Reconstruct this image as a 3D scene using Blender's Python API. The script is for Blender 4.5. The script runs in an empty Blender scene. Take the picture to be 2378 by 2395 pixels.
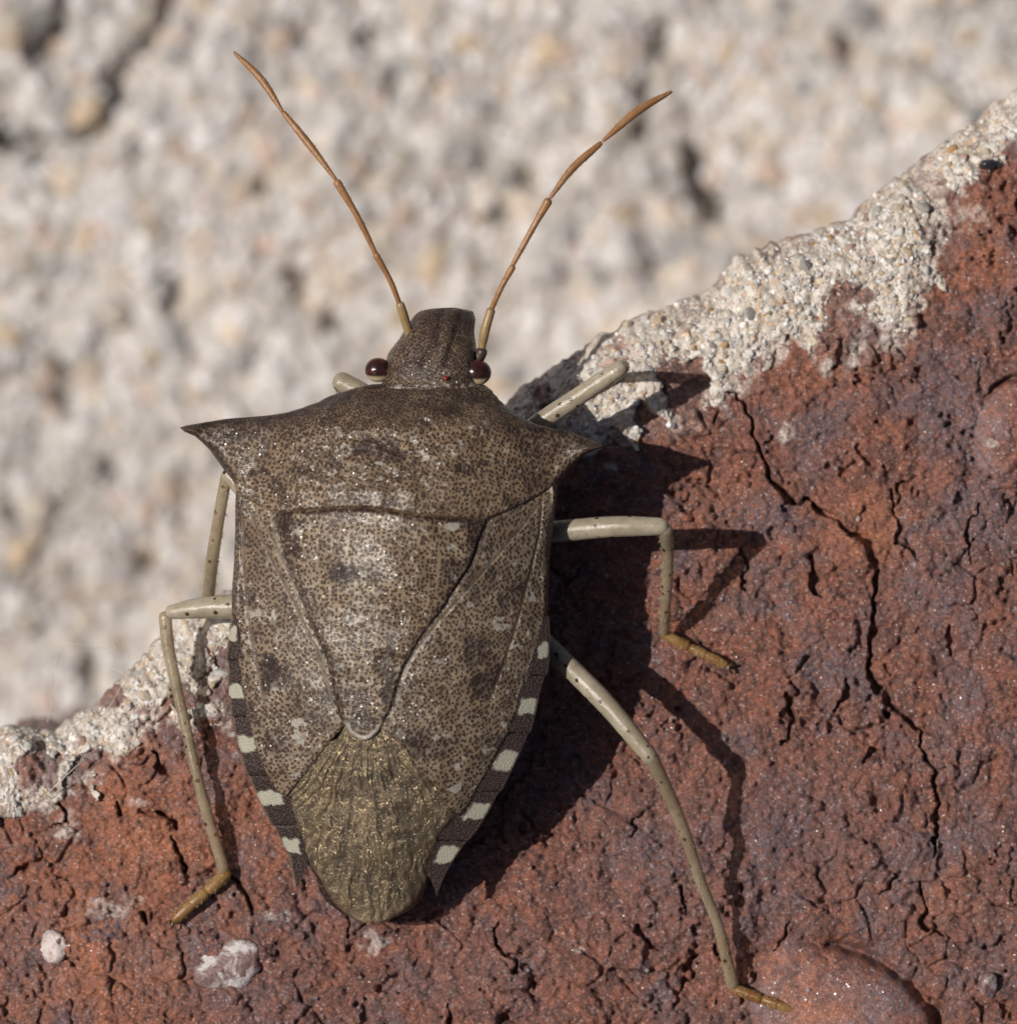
import bpy, bmesh, math, random
import numpy as np

# ------------------------------------------------------------------ camera, sky, sun
# 1 unit = 1 mm.  The brick lies under the camera, +Z towards the camera.
PXMM, DIST = 130.0, 150.0
W0, H0 = 2378.0, 2395.0
scene = bpy.context.scene
cam_d = bpy.data.cameras.new('camera')
cam = bpy.data.objects.new('camera', cam_d)
scene.collection.objects.link(cam)
cam.location = (0, 0, DIST)
cam.rotation_euler = (0, 0, 0)
cam_d.sensor_fit = 'HORIZONTAL'
cam_d.sensor_width = 36.0
cam_d.lens = 36.0 * DIST / (W0 / PXMM)
cam_d.clip_start = 1.0
cam_d.clip_end = 2000.0
cam_d.dof.use_dof = True
cam_d.dof.focus_distance = DIST - 1.5
APERTURE = 1.12
cam_d.dof.aperture_fstop = cam_d.lens * 1e-3 / (2 * APERTURE)
scene.camera = cam

SUN = np.array([-0.70, 0.10, 1.0]); SUN /= np.linalg.norm(SUN)
elev = math.asin(SUN[2]); azim = math.atan2(SUN[0], SUN[1])
world = bpy.data.worlds.new('World'); scene.world = world
world.use_nodes = True
nt = world.node_tree; nt.nodes.clear()
sky = nt.nodes.new('ShaderNodeTexSky'); sky.sky_type = 'NISHITA'; sky.sun_disc = False
sky.air_density = 0.6; sky.dust_density = 2.6; sky.ozone_density = 0.6
sky.sun_elevation = elev; sky.sun_rotation = azim
bg = nt.nodes.new('ShaderNodeBackground'); bg.inputs[1].default_value = 0.05
wo = nt.nodes.new('ShaderNodeOutputWorld')
nt.links.new(sky.outputs[0], bg.inputs[0]); nt.links.new(bg.outputs[0], wo.inputs[0])
sun_d = bpy.data.lights.new('sun', 'SUN'); sun_d.energy = 4.4; sun_d.angle = math.radians(0.55)
sun_d.color = (1.0, 0.95, 0.88)
sun = bpy.data.objects.new('sun', sun_d); scene.collection.objects.link(sun)
sun.rotation_euler = (math.pi / 2 - elev, 0, math.atan2(SUN[1], SUN[0]) + math.pi / 2)
sun.location = tuple(SUN * 120)
scene.view_settings.view_transform = 'Standard'
scene.view_settings.look = 'None'
scene.view_settings.gamma = 1.0
scene.view_settings.exposure = 0.0

# ------------------------------------------------------------------ helpers
rng = np.random.default_rng(7)
random.seed(7)

def P(px, py, z):
    px = np.asarray(px, float); py = np.asarray(py, float); z = np.asarray(z, float)
    f = (DIST - z) / DIST
    return np.stack(np.broadcast_arrays((px - W0 / 2) / PXMM * f, -(py - H0 / 2) / PXMM * f, z), -1)

def _h(ix, iy, seed):
    n = (ix.astype(np.int64) * 374761393 + iy.astype(np.int64) * 668265263 + seed * 974634777) & 0xFFFFFFFF
    n = ((n ^ (n >> 13)) * 1274126177) & 0xFFFFFFFF
    n = ((n ^ (n >> 16)) * 2246822519) & 0xFFFFFFFF
    return ((n ^ (n >> 15)) & 0xFFFFFF) / float(0xFFFFFF)

def vn(x, y, seed=0):
    x = np.asarray(x, float); y = np.asarray(y, float)
    ix = np.floor(x); iy = np.floor(y); fx = x - ix; fy = y - iy
    ux = fx * fx * fx * (fx * (fx * 6 - 15) + 10); uy = fy * fy * fy * (fy * (fy * 6 - 15) + 10)
    a = _h(ix, iy, seed); b = _h(ix + 1, iy, seed); c = _h(ix, iy + 1, seed); d = _h(ix + 1, iy + 1, seed)
    return (a + (b - a) * ux + (c - a) * uy + (a - b - c + d) * ux * uy) * 2 - 1

def fbm(x, y, lam, octv=4, seed=0, gain=0.5):
    s = 0; a = 1.0; t = 0
    cx, cy = math.cos(0.6), math.sin(0.6)
    x = np.asarray(x, float) / lam; y = np.asarray(y, float) / lam
    for o in range(octv):
        s = s + a * vn(x, y, seed + o * 17); t += a; a *= gain
        x, y = (x * cx - y * cy) * 2.03 + 11.3, (x * cy + y * cx) * 2.03 + 5.1
    return s / t * 1.6

def worley(x, y, lam, seed=0):
    x = np.asarray(x, float) / lam; y = np.asarray(y, float) / lam
    ix = np.floor(x); iy = np.floor(y)
    f1 = np.full(x.shape, 9.0); f2 = np.full(x.shape, 9.0); cid = np.zeros(x.shape)
    for dx in (-1, 0, 1):
        for dy in (-1, 0, 1):
            jx = ix + dx; jy = iy + dy
            d = np.hypot(jx + _h(jx, jy, seed) - x, jy + _h(jx, jy, seed + 91) - y)
            m = d < f1
            f2 = np.where(m, f1, np.minimum(f2, d))
            cid = np.where(m, _h(jx, jy, seed + 55), cid)
            f1 = np.where(m, d, f1)
    return f1, f2, cid

def sst(a, b, x):
    t = np.clip((np.asarray(x, float) - a) / (b - a), 0, 1)
    return t * t * (3 - 2 * t)

def seg_dist(px, py, pts):
    """distance to a polyline and the position along it (0..1)"""
    px = np.asarray(px, float); py = np.asarray(py, float)
    best = np.full(px.shape, 1e9); along = np.zeros(px.shape)
    n = len(pts) - 1
    for i in range(n):
        (x0, y0), (x1, y1) = pts[i], pts[i + 1]
        dx, dy = x1 - x0, y1 - y0
        t = np.clip(((px - x0) * dx + (py - y0) * dy) / (dx * dx + dy * dy + 1e-9), 0, 1)
        d = np.hypot(px - x0 - t * dx, py - y0 - t * dy)
        m = d < best
        best = np.where(m, d, best); along = np.where(m, (i + t) / n, along)
    return best, along

def link(o, parent=None):
    scene.collection.objects.link(o)
    if parent is not None: o.parent = parent
    return o

def make_mesh(name, verts, quads=None, tris=None, mat=None, attrs=None, smooth=True):
    me = bpy.data.meshes.new(name)
    verts = np.asarray(verts, np.float32).reshape(-1, 3)
    me.vertices.add(len(verts)); me.vertices.foreach_set('co', verts.ravel())
    loops = []; starts = []; tot = 0
    if quads is not None and len(quads):
        q = np.asarray(quads, np.int32); loops.append(q.ravel()); starts.append(np.arange(len(q)) * 4); tot = len(q) * 4
    if tris is not None and len(tris):
        q = np.asarray(tris, np.int32); loops.append(q.ravel()); starts.append(tot + np.arange(len(q)) * 3)
    lv = np.concatenate(loops).astype(np.int32); ls = np.concatenate(starts).astype(np.int32)
    me.loops.add(len(lv)); me.loops.foreach_set('vertex_index', lv)
    me.polygons.add(len(ls)); me.polygons.foreach_set('loop_start', ls)
    me.update(calc_edges=True); me.validate()
    me.polygons.foreach_set('use_smooth', np.full(len(me.polygons), smooth, bool))
    for k, v in (attrs or {}).items():
        a = me.attributes.new(k, 'FLOAT_COLOR', 'POINT')
        c = np.ones((len(verts), 4), np.float32); v = np.asarray(v, np.float32).reshape(len(verts), -1)
        c[:, :v.shape[1]] = v; a.data.foreach_set('color', c.ravel())
    if mat is not None: me.materials.append(mat)
    return me

def add(name, me, parent=None):
    return link(bpy.data.objects.new(name, me), parent)

def grid_quads(R, C, off=0, flip=False):
    i = np.arange(R - 1)[:, None] * C + np.arange(C - 1)[None, :] + off
    q = np.stack([i, i + C, i + C + 1, i + 1], -1).reshape(-1, 4)
    return q[:, ::-1] if flip else q

def plate(name, top, thick, mat, origin, attrs=None, parent=None):
    """closed shell: top grid, the same grid lower by thick, and the rim between them"""
    R, C = top.shape[:2]
    bot = top.copy(); bot[..., 2] -= thick
    v = np.concatenate([top.reshape(-1, 3), bot.reshape(-1, 3)]) - origin
    n = R * C
    q = [grid_quads(R, C), grid_quads(R, C, n, True)]
    idx = np.arange(n).reshape(R, C)
    ring = np.concatenate([idx[0, :], idx[1:, -1], idx[-1, -2::-1], idx[-2:0:-1, 0]])
    nx = np.roll(ring, -1)
    q.append(np.stack([ring, nx, nx + n, ring + n], -1))
    a = {k: np.concatenate([x.reshape(n, -1)] * 2) for k, x in (attrs or {}).items()}
    return add(name, make_mesh(name, v, np.concatenate(q), mat=mat, attrs=a), parent)

def catmull(pts, n):
    p = np.asarray(pts, float)
    p = np.vstack([2 * p[0] - p[1], p, 2 * p[-1] - p[-2]])
    out = []
    for i in range(1, len(p) - 2):
        t = np.linspace(0, 1, n, endpoint=False)[:, None]
        a, b, c, d = p[i - 1], p[i], p[i + 1], p[i + 2]
        out.append(0.5 * ((2 * b) + (-a + c) * t + (2 * a - 5 * b + 4 * c - d) * t ** 2 + (-a + 3 * b - 3 * c + d) * t ** 3))
    out.append(p[-2][None]); return np.concatenate(out)

def tube_data(path, rad, sides=14, squash=1.0, cap=True):
    path = np.asarray(path, float); rad = np.asarray(rad, float)
    T = np.gradient(path, axis=0); T /= np.linalg.norm(T, axis=1)[:, None] + 1e-12
    if cap:   # rounded ends
        k = np.array([0.0, 0.5, 0.8, 0.95])
        def endcap(p, t, r):
            return [p + t * r * math.sqrt(max(0, 1 - s * s)) * 0.8 for s in (0.05, 0.5, 0.85)], [r * s for s in (0.05, 0.5, 0.85)]
        a, ra = endcap(path[0], -T[0], rad[0]); b, rb = endcap(path[-1], T[-1], rad[-1])
        path = np.vstack([a, path, b[::-1]]); rad = np.concatenate([ra, rad, rb[::-1]])
        T = np.vstack([[T[0]] * 3, T, [T[-1]] * 3])
    up = np.array([0, 0, 1.0])
    v = []; ang = np.linspace(0, 2 * math.pi, sides, endpoint=False)
    for p, t, r in zip(path, T, rad):
        u = up if abs(t @ up) < 0.93 else np.array([0, 1.0, 0])
        a = np.cross(t, u); a /= np.linalg.norm(a); b = np.cross(a, t)
        v.append(p + r * (np.cos(ang)[:, None] * a + squash * np.sin(ang)[:, None] * b))
    v = np.concatenate(v); n = len(path)
    q = []
    for i in range(n - 1):
        j = np.arange(sides); k = (j + 1) % sides
        q.append(np.stack([i * sides + j, i * sides + k, (i + 1) * sides + k, (i + 1) * sides + j], -1))
    q = np.concatenate(q)[:, ::-1]
    return v, q

def tube(name, path, rad, mat, origin, parent=None, sides=14, squash=1.0):
    v, q = tube_data(path, rad, sides, squash)
    return add(name, make_mesh(name, v - origin, q, mat=mat), parent)

# ------------------------------------------------------------------ materials
class NB:
    """small node-tree builder"""
    def __init__(s, name):
        s.m = bpy.data.materials.new(name); s.m.use_nodes = True
        s.t = s.m.node_tree; s.t.nodes.clear()
        s.out = s.n('ShaderNodeOutputMaterial'); s.bsdf = s.n('ShaderNodeBsdfPrincipled')
        s.l(s.bsdf.outputs[0], s.out.inputs[0])
        s.co = s.n('ShaderNodeTexCoord').outputs['Object']
    def n(s, k): return s.t.nodes.new(k)
    def l(s, a, b): s.t.links.new(a, b)
    def put(s, sock, v):
        if isinstance(v, bpy.types.NodeSocket): s.l(v, sock)
        elif isinstance(v, tuple) and len(v) == 3 and sock.type == 'RGBA': sock.default_value = (*v, 1)
        else: sock.default_value = v
    def set(s, **k):
        for a, b in k.items(): s.put(s.bsdf.inputs[a.replace('_', ' ')], b)
    def noise(s, scale, detail=4, rough=0.55, co=None, dist=0.0):
        n = s.n('ShaderNodeTexNoise'); s.l(co or s.co, n.inputs['Vector'])
        n.inputs['Scale'].default_value = scale; n.inputs['Detail'].default_value = detail
        n.inputs['Roughness'].default_value = rough; n.inputs['Distortion'].default_value = dist
        return n.outputs['Fac']
    def vor(s, scale, dims='3D', rand=1.0, co=None, feature='F1'):
        n = s.n('ShaderNodeTexVoronoi'); n.voronoi_dimensions = dims; n.feature = feature
        s.l(co or s.co, n.inputs['Vector']); n.inputs['Scale'].default_value = scale
        n.inputs['Randomness'].default_value = rand
        return n
    def mr(s, v, a, b, c=0.0, d=1.0, smooth=True):
        n = s.n('ShaderNodeMapRange'); n.interpolation_type = 'SMOOTHSTEP' if smooth else 'LINEAR'
        for i, x in enumerate((v, a, b, c, d)): s.put(n.inputs[i], x)
        return n.outputs[0]
    def ma(s, op, a, b=0.0, c=0.0, clamp=False):
        n = s.n('ShaderNodeMath'); n.operation = op; n.use_clamp = clamp
        for i, x in enumerate((a, b, c)): s.put(n.inputs[i], x)
        return n.outputs[0]
    def mix(s, f, a, b, mode='MIX'):
        n = s.n('ShaderNodeMix'); n.data_type = 'RGBA'; n.blend_type = mode
        s.put(n.inputs[0], f); s.put(n.inputs[6], a); s.put(n.inputs[7], b)
        return n.outputs[2]
    def attr(s, name):
        n = s.n('ShaderNodeAttribute'); n.attribute_name = name
        x = s.n('ShaderNodeSeparateColor'); s.l(n.outputs['Color'], x.inputs[0])
        s.alpha = n.outputs['Alpha']
        return n.outputs['Color'], x.outputs[0], x.outputs[1], x.outputs[2]
    def glitter(s, scale, k, co=None):
        v = s.vor(scale, '3D', 1.0, co)
        a = s.n('ShaderNodeVectorMath'); a.operation = 'SUBTRACT'; s.l(v.outputs['Color'], a.inputs[0]); a.inputs[1].default_value = (0.5, 0.5, 0.5)
        g = s.n('ShaderNodeNewGeometry')
        m = s.n('ShaderNodeVectorMath'); m.operation = 'MULTIPLY_ADD'; s.l(a.outputs[0], m.inputs[0]); m.inputs[1].default_value = (k, k, k); s.l(g.outputs['Normal'], m.inputs[2])
        n = s.n('ShaderNodeVectorMath'); n.operation = 'NORMALIZE'; s.l(m.outputs[0], n.inputs[0])
        return n.outputs[0]
    def bump(s, h, dist, strength=1.0, normal=None):
        n = s.n('ShaderNodeBump'); n.inputs['Strength'].default_value = strength
        n.inputs['Distance'].default_value = dist; s.l(h, n.inputs['Height'])
        if normal is not None: s.l(normal, n.inputs['Normal'])
        return n.outputs[0]

def cuticle(name, scale, light, light2, dotc, darkc, pale, r0=0.325, rough=0.30, bump=0.030, rand=0.78, spec=0.55, turn=0.4):
    b = NB(name)
    _, dark, palea, nodot = b.attr('pig'); fine = b.ma('SUBTRACT', 1.0, b.alpha)
    mp = b.n('ShaderNodeMapping'); b.l(b.co, mp.inputs['Vector']); mp.inputs['Rotation'].default_value = (0, 0, turn)
    wob = b.n('ShaderNodeTexNoise'); b.l(b.co, wob.inputs['Vector']); wob.inputs['Scale'].default_value = 0.8; wob.inputs['Detail'].default_value = 1
    sc = b.n('ShaderNodeVectorMath'); sc.operation = 'MULTIPLY_ADD'
    b.l(wob.outputs['Color'], sc.inputs[0]); sc.inputs[1].default_value = (0.22, 0.22, 0); b.l(mp.outputs[0], sc.inputs[2])
    vv = b.vor(scale, '2D', rand, sc.outputs[0]); v1 = vv.outputs['Distance']
    vcol = b.n('ShaderNodeSeparateColor'); b.l(vv.outputs['Color'], vcol.inputs[0])
    v2 = b.vor(scale * 1.7, '2D', rand, sc.outputs[0]).outputs['Distance']
    v = b.ma('ADD', b.ma('MULTIPLY', v1, b.ma('SUBTRACT', 1.0, fine)), b.ma('MULTIPLY', v2, fine))
    n1 = b.noise(1.3, 5, 0.6); n2 = b.noise(4.2, 4, 0.65); n3 = b.noise(7.5, 3, 0.55)
    r = b.ma('ADD', r0, b.ma('MULTIPLY', dark, 0.16))
    r = b.ma('ADD', r, b.ma('MULTIPLY', b.ma('SUBTRACT', n2, 0.5), 0.16))
    r = b.ma('ADD', r, b.ma('MULTIPLY', b.ma('SUBTRACT', vcol.outputs[0], 0.5), 0.15))
    calm = b.mr(b.ma('ADD', n3, b.ma('MULTIPLY', palea, 0.22)), 0.62, 0.69)      # smooth pale patches without punctures
    calm = b.ma('MULTIPLY', calm, b.ma('SUBTRACT', 1.0, dark))
    dot = b.mr(v, b.ma('SUBTRACT', r, 0.10), b.ma('ADD', r, 0.06), 1.0, 0.0)
    dot = b.ma('MULTIPLY', dot, b.ma('SUBTRACT', 1.0, b.ma('MAXIMUM', nodot, b.ma('MULTIPLY', calm, 0.92))))
    base = b.mix(b.mr(n1, 0.38, 0.62), light, light2)
    base = b.mix(b.ma('MULTIPLY', b.mr(n2, 0.48, 0.62), 0.7), base, tuple(x * 0.55 for x in light2))
    base = b.mix(b.ma('MULTIPLY', calm, 0.8), base, pale)
    dk = b.ma('MULTIPLY', dark, b.mr(n2, 0.25, 0.6, 0.6, 1.0))
    base = b.mix(dk, base, darkc)
    col = b.mix(b.ma('MULTIPLY', dot, 0.9), base, b.mix(dk, dotc, tuple(x * 0.6 for x in darkc)))
    hgt = b.ma('ADD', b.ma('MULTIPLY', dot, -1.0), b.ma('MULTIPLY', b.noise(36, 3, 0.6), 0.3))
    ro = b.ma('ADD', b.mr(b.noise(24, 2), 0.3, 0.7, rough - 0.06, rough + 0.14), b.ma('MULTIPLY', dark, 0.12))
    b.set(Base_Color=col, Roughness=ro, Normal=b.bump(hgt, bump, 0.9), IOR=1.5, Coat_Weight=0.16, Coat_Roughness=0.2, Coat_Normal=b.glitter(36, 0.8),
          Specular_IOR_Level=b.ma('SUBTRACT', spec, b.ma('MULTIPLY', dark, 0.3)))
    return b.m

TAN, TAN2 = (0.185, 0.126, 0.076), (0.125, 0.081, 0.047)
DOT, DARK, PALE = (0.040, 0.019, 0.011), (0.032, 0.018, 0.017), (0.30, 0.275, 0.235)
M = {}
M['body'] = cuticle('cuticle_thorax', 14.0, TAN, TAN2, DOT, DARK, PALE)
M['scut'] = cuticle('cuticle_scutellum', 13.4, (0.230, 0.170, 0.110), (0.160, 0.110, 0.067), DOT, DARK, PALE, rough=0.21, spec=0.5, turn=0.1)
M['wing'] = cuticle('cuticle_forewing', 13.6, (0.200, 0.148, 0.098), (0.140, 0.097, 0.060), (0.045, 0.021, 0.012), DARK, PALE, turn=0.9)
def connexivum_mat():
    b = NB('cuticle_connexivum')
    _, dark, palea, rim = b.attr('pig')
    v = b.vor(27, '2D', 1.0).outputs['Distance']
    d = b.mr(v, 0.25, 0.5)
    c = b.mix(d, (0.022, 0.014, 0.012), (0.058, 0.038, 0.031))
    c = b.mix(palea, c, b.mix(b.noise(9, 3), (0.37, 0.345, 0.27), (0.28, 0.265, 0.205)))
    c = b.mix(rim, c, (0.42, 0.33, 0.23))
    b.set(Base_Color=c, Roughness=0.33, Normal=b.bump(b.ma('MULTIPLY', d, b.ma('SUBTRACT', 1.0, b.ma('MULTIPLY', palea, 0.75))), 0.02, 0.9)); return b.m
M['connex'] = connexivum_mat()

def membrane_mat():
    b = NB('wing_membrane')
    col, vein, fade, _ = b.attr('pig')
    mp = b.n('ShaderNodeMapping'); b.l(b.co, mp.inputs['Vector']); mp.inputs['Scale'].default_value = (1, 0.28, 1)
    mp.inputs['Rotation'].default_value = (0, 0, 0.1)
    wr = b.noise(9, 4, 0.6, mp.outputs[0], 0.4)
    gr = b.noise(34, 3, 0.7)
    c = b.mix(b.mr(wr, 0.35, 0.65), (0.046, 0.033, 0.021), (0.125, 0.088, 0.052))
    c = b.mix(b.mr(b.noise(1.1, 3), 0.42, 0.62), c, (0.10, 0.070, 0.036))
    c = b.mix(b.mr(b.noise(0.9, 2, dist=0.4), 0.55, 0.65, 0, 0.5), c, (0.075, 0.060, 0.034))
    c = b.mix(b.ma('MULTIPLY', fade, 0.8), c, (0.24, 0.17, 0.105))
    c = b.mix(b.mr(vein, 0.30, 0.52, 0.45, 0.0), c, (0.040, 0.031, 0.020))
    c = b.mix(b.mr(vein, 0.60, 0.85, 0.0, 0.5), c, (0.19, 0.14, 0.08))
    hgt = b.ma('ADD', b.ma('MULTIPLY', vein, 0.6), b.ma('ADD', b.ma('MULTIPLY', wr, 1.1), b.ma('MULTIPLY', gr, 1.0)))
    gn = b.glitter(44, 0.85)
    gold = b.mix(b.mr(gr, 0.35, 0.65), (0.40, 0.29, 0.15), (0.80, 0.62, 0.38))
    b.set(Base_Color=c, Metallic=0.0, Roughness=0.42, Normal=b.bump(hgt, 0.026, 1.0), IOR=1.5)
    gl = b.n('ShaderNodeBsdfAnisotropic'); b.l(gold, gl.inputs['Color']); gl.inputs['Roughness'].default_value = 0.2; b.l(b.bump(hgt, 0.02, 0.7, gn), gl.inputs['Normal'])
    m0 = b.n('ShaderNodeMixShader'); b.l(b.mr(b.noise(6, 3), 0.3, 0.7, 0.07, 0.32), m0.inputs[0]); b.l(b.bsdf.outputs[0], m0.inputs[1]); b.l(gl.outputs[0], m0.inputs[2])
    tr = b.n('ShaderNodeBsdfTransparent'); ms = b.n('ShaderNodeMixShader')
    b.l(b.ma('MULTIPLY', fade, 0.45), ms.inputs[0]); b.l(m0.outputs[0], ms.inputs[1]); b.l(tr.outputs[0], ms.inputs[2])
    b.l(ms.outputs[0], b.out.inputs[0]); return b.m
M['membrane'] = membrane_mat()

def leg_mat(name, c1, c2, spots=True, trans=0.12, rough=0.24):
    b = NB(name)
    v = b.vor(5.4, '3D', 1.0)
    keep = b.n('ShaderNodeSeparateColor'); b.l(v.outputs['Color'], keep.inputs[0])
    c = b.mix(b.mr(b.noise(1.5, 3), 0.35, 0.65), c1, c2)
    c = b.mix(b.mr(b.noise(7, 4, 0.6), 0.45, 0.7, 0, 0.35), c, tuple(x * 0.5 for x in c2))
    if spots:
        s = b.ma('MULTIPLY', b.mr(v.outputs['Distance'], 0.19, 0.27, 1.0, 0.0), b.mr(keep.outputs[0], 0.28, 0.31))
        c = b.mix(s, c, (0.05, 0.025, 0.012))
    b.set(Base_Color=c, Roughness=rough, Normal=b.bump(b.noise(22, 4, 0.6), 0.016, 0.7), IOR=1.5,
          Subsurface_Weight=0.45, Subsurface_Radius=(0.5, 0.35, 0.18), Subsurface_Scale=0.25, Transmission_Weight=0.1)
    tr = b.n('ShaderNodeBsdfTransparent'); ms = b.n('ShaderNodeMixShader')
    tr.inputs[0].default_value = (1.0, 0.93, 0.80, 1)
    lw = b.n('ShaderNodeLayerWeight'); lw.inputs[0].default_value = 0.35
    b.l(b.ma('MULTIPLY', b.ma('SUBTRACT', 1.0, b.ma('MULTIPLY', lw.outputs['Facing'], 0.6)), trans), ms.inputs[0])
    b.l(b.bsdf.outputs[0], ms.inputs[1]); b.l(tr.outputs[0], ms.inputs[2]); b.l(ms.outputs[0], b.out.inputs[0])
    return b.m
M['femur'] = leg_mat('leg_femur', (0.42, 0.365, 0.275), (0.33, 0.28, 0.20), True, 0.16, 0.18)
M['tibia'] = leg_mat('leg_tibia', (0.34, 0.28, 0.195), (0.27, 0.215, 0.14), True, 0.38, 0.16)
M['tarsus'] = leg_mat('leg_tarsus', (0.34, 0.20, 0.075), (0.22, 0.10, 0.025), False, 0.2)
M['ant'] = leg_mat('antenna_amber', (0.36, 0.185, 0.080), (0.29, 0.135, 0.05), False, 0.05, 0.36)
M['scape'] = leg_mat('antenna_scape', (0.38, 0.27, 0.14), (0.31, 0.21, 0.10), False, 0.05, 0.3)

def plain(name, c, rough=0.4, bump=0.0, scale=10, c2=None, **k):
    b = NB(name)
    col = b.mix(b.mr(b.noise(scale, 4), 0.35, 0.65), c, c2 or tuple(x * 0.75 for x in c))
    b.set(Base_Color=col, Roughness=rough, **k)
    if bump: b.set(Normal=b.bump(b.noise(scale * 2, 4), bump, 0.8))
    return b.m
M['claw'] = plain('claw_dark', (0.06, 0.025, 0.008), 0.3)
M['seta'] = plain('bristle', (0.42, 0.34, 0.20), 0.4)
M['antennifer'] = plain('antenna_socket', (0.05, 0.035, 0.025), 0.4, 0.01)
M['ocellus'] = plain('ocellus_red', (0.22, 0.02, 0.012), 0.12)
M['fibre'] = plain('fibre_pale', (0.62, 0.55, 0.46), 0.4)

def eye_mat():
    b = NB('compound_eye')
    sep = b.n('ShaderNodeSeparateXYZ'); b.l(b.co, sep.inputs[0])
    fac = b.ma('MULTIPLY', b.mr(b.ma('ADD', sep.outputs[1], b.ma('MULTIPLY', sep.outputs[2], 0.25)), -0.12, -0.05, 1.0, 0.0), 0.9)
    c = b.mix(b.mr(b.noise(8, 2), 0.35, 0.65), (0.020, 0.008, 0.007), (0.050, 0.013, 0.010))
    c = b.mix(fac, c, (0.42, 0.34, 0.22))
    b.set(Base_Color=c, Roughness=0.16, IOR=1.5, Normal=b.bump(b.vor(55).outputs['Distance'], 0.004, 0.4)); return b.m
M['eye'] = eye_mat()

def brick_mat():
    b = NB('brick_clay')
    _, orange, grey, smooth = b.attr('tone'); lime_ = b.alpha
    n1 = b.noise(0.6, 6, 0.65); n2 = b.noise(2.6, 6, 0.68); n3 = b.noise(8.0, 5, 0.65); n4 = b.noise(26, 4, 0.65); n5 = b.noise(55, 2, 0.6)
    c = b.mix(b.mr(n2, 0.40, 0.60), (0.130, 0.062, 0.050), (0.235, 0.092, 0.060))
    c = b.mix(b.ma('MULTIPLY', orange, b.mr(n2, 0.30, 0.6, 0.3, 1.0)), c, (0.40, 0.155, 0.078))
    c = b.mix(b.ma('MULTIPLY', b.mr(n3, 0.52, 0.64), 0.7), c, (0.36, 0.130, 0.070))
    vg = b.ma('MAXIMUM', b.mr(n1, 0.46, 0.62), grey)
    c = b.mix(b.ma('MULTIPLY', vg, b.mr(n3, 0.36, 0.56, 0.05, 0.95)), c, (0.150, 0.105, 0.112))
    c = b.mix(b.mr(b.noise(4.3, 4, 0.65, dist=0.8), 0.66, 0.75, 0.0, 0.5), c, (0.27, 0.215, 0.21))
    c = b.mix(b.mr(n4, 0.32, 0.46, 0.6, 0.0), c, (0.062, 0.030, 0.025))
    c = b.mix(b.mr(n4, 0.57, 0.68, 0.0, 0.45), c, (0.36, 0.20, 0.16))
    c = b.mix(b.ma('MULTIPLY', b.ma('SUBTRACT', 1.0, lime_), b.mr(n3, 0.35, 0.6, 0.25, 0.95)), c, (0.64, 0.57, 0.51))
    v = b.vor(26); sp = b.n('ShaderNodeSeparateColor'); b.l(v.outputs['Color'], sp.inputs[0])
    k = b.mr(sp.outputs[0], 0.0, 1.0, 0.80, 1.42, False)
    mul = b.n('ShaderNodeMix'); mul.data_type = 'RGBA'; mul.blend_type = 'MULTIPLY'; mul.inputs[0].default_value = 1
    cmb = b.n('ShaderNodeCombineColor')
    for i in range(3): b.l(k, cmb.inputs[i])
    b.l(c, mul.inputs[6]); b.l(cmb.outputs[0], mul.inputs[7]); c = mul.outputs[2]
    glint = b.mr(sp.outputs[1], 0.955, 0.965)                                     # tiny mineral faces, their glint partly painted as paler colour
    c = b.mix(b.ma('MULTIPLY', glint, 0.5), c, (0.50, 0.40, 0.39))
    rough = b.mr(n4, 0.35, 0.65, 0.26, 0.55)
    rough = b.ma('SUBTRACT', rough, b.ma('MULTIPLY', glint, 0.12))
    hgt = b.ma('ADD', b.ma('MULTIPLY', n4, 0.8), b.ma('ADD', b.ma('MULTIPLY', n5, 0.5), b.ma('MULTIPLY', sp.outputs[2], 0.25)))
    hgt = b.ma('MULTIPLY', hgt, b.mr(smooth, 0, 1, 1.0, 0.45, False))
    b.set(Base_Color=c, Roughness=rough, Specular_IOR_Level=0.5, Normal=b.bump(hgt, 0.065, 0.9),
          Coat_Weight=0.16, Coat_Roughness=0.14, Coat_Normal=b.glitter(30, 1.3))
    return b.m
M['brick'] = brick_mat()

def mortar_mat():
    b = NB('mortar_lime')
    v = b.vor(7.5); sp = b.n('ShaderNodeSeparateColor'); b.l(v.outputs['Color'], sp.inputs[0])
    c = b.mix(b.mr(b.noise(4, 5, 0.65), 0.35, 0.65), (0.72, 0.64, 0.555), (0.50, 0.425, 0.35))
    c = b.mix(b.mr(sp.outputs[0], 0.68, 0.72, 0, 0.65), c, (0.80, 0.76, 0.70))
    c = b.mix(b.mr(sp.outputs[1], 0.86, 0.89, 0, 0.6), c, (0.52, 0.33, 0.19))
    c = b.mix(b.mr(sp.outputs[2], 0.84, 0.88, 0, 0.6), c, (0.30, 0.27, 0.24))
    c = b.mix(b.mr(b.noise(1.6, 4), 0.60, 0.68, 0, 0.7), c, (0.36, 0.18, 0.13))
    b.set(Base_Color=c, Roughness=0.6, Normal=b.bump(b.noise(20, 5, 0.65), 0.07, 0.9)); return b.m
M['mortar'] = mortar_mat()

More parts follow.
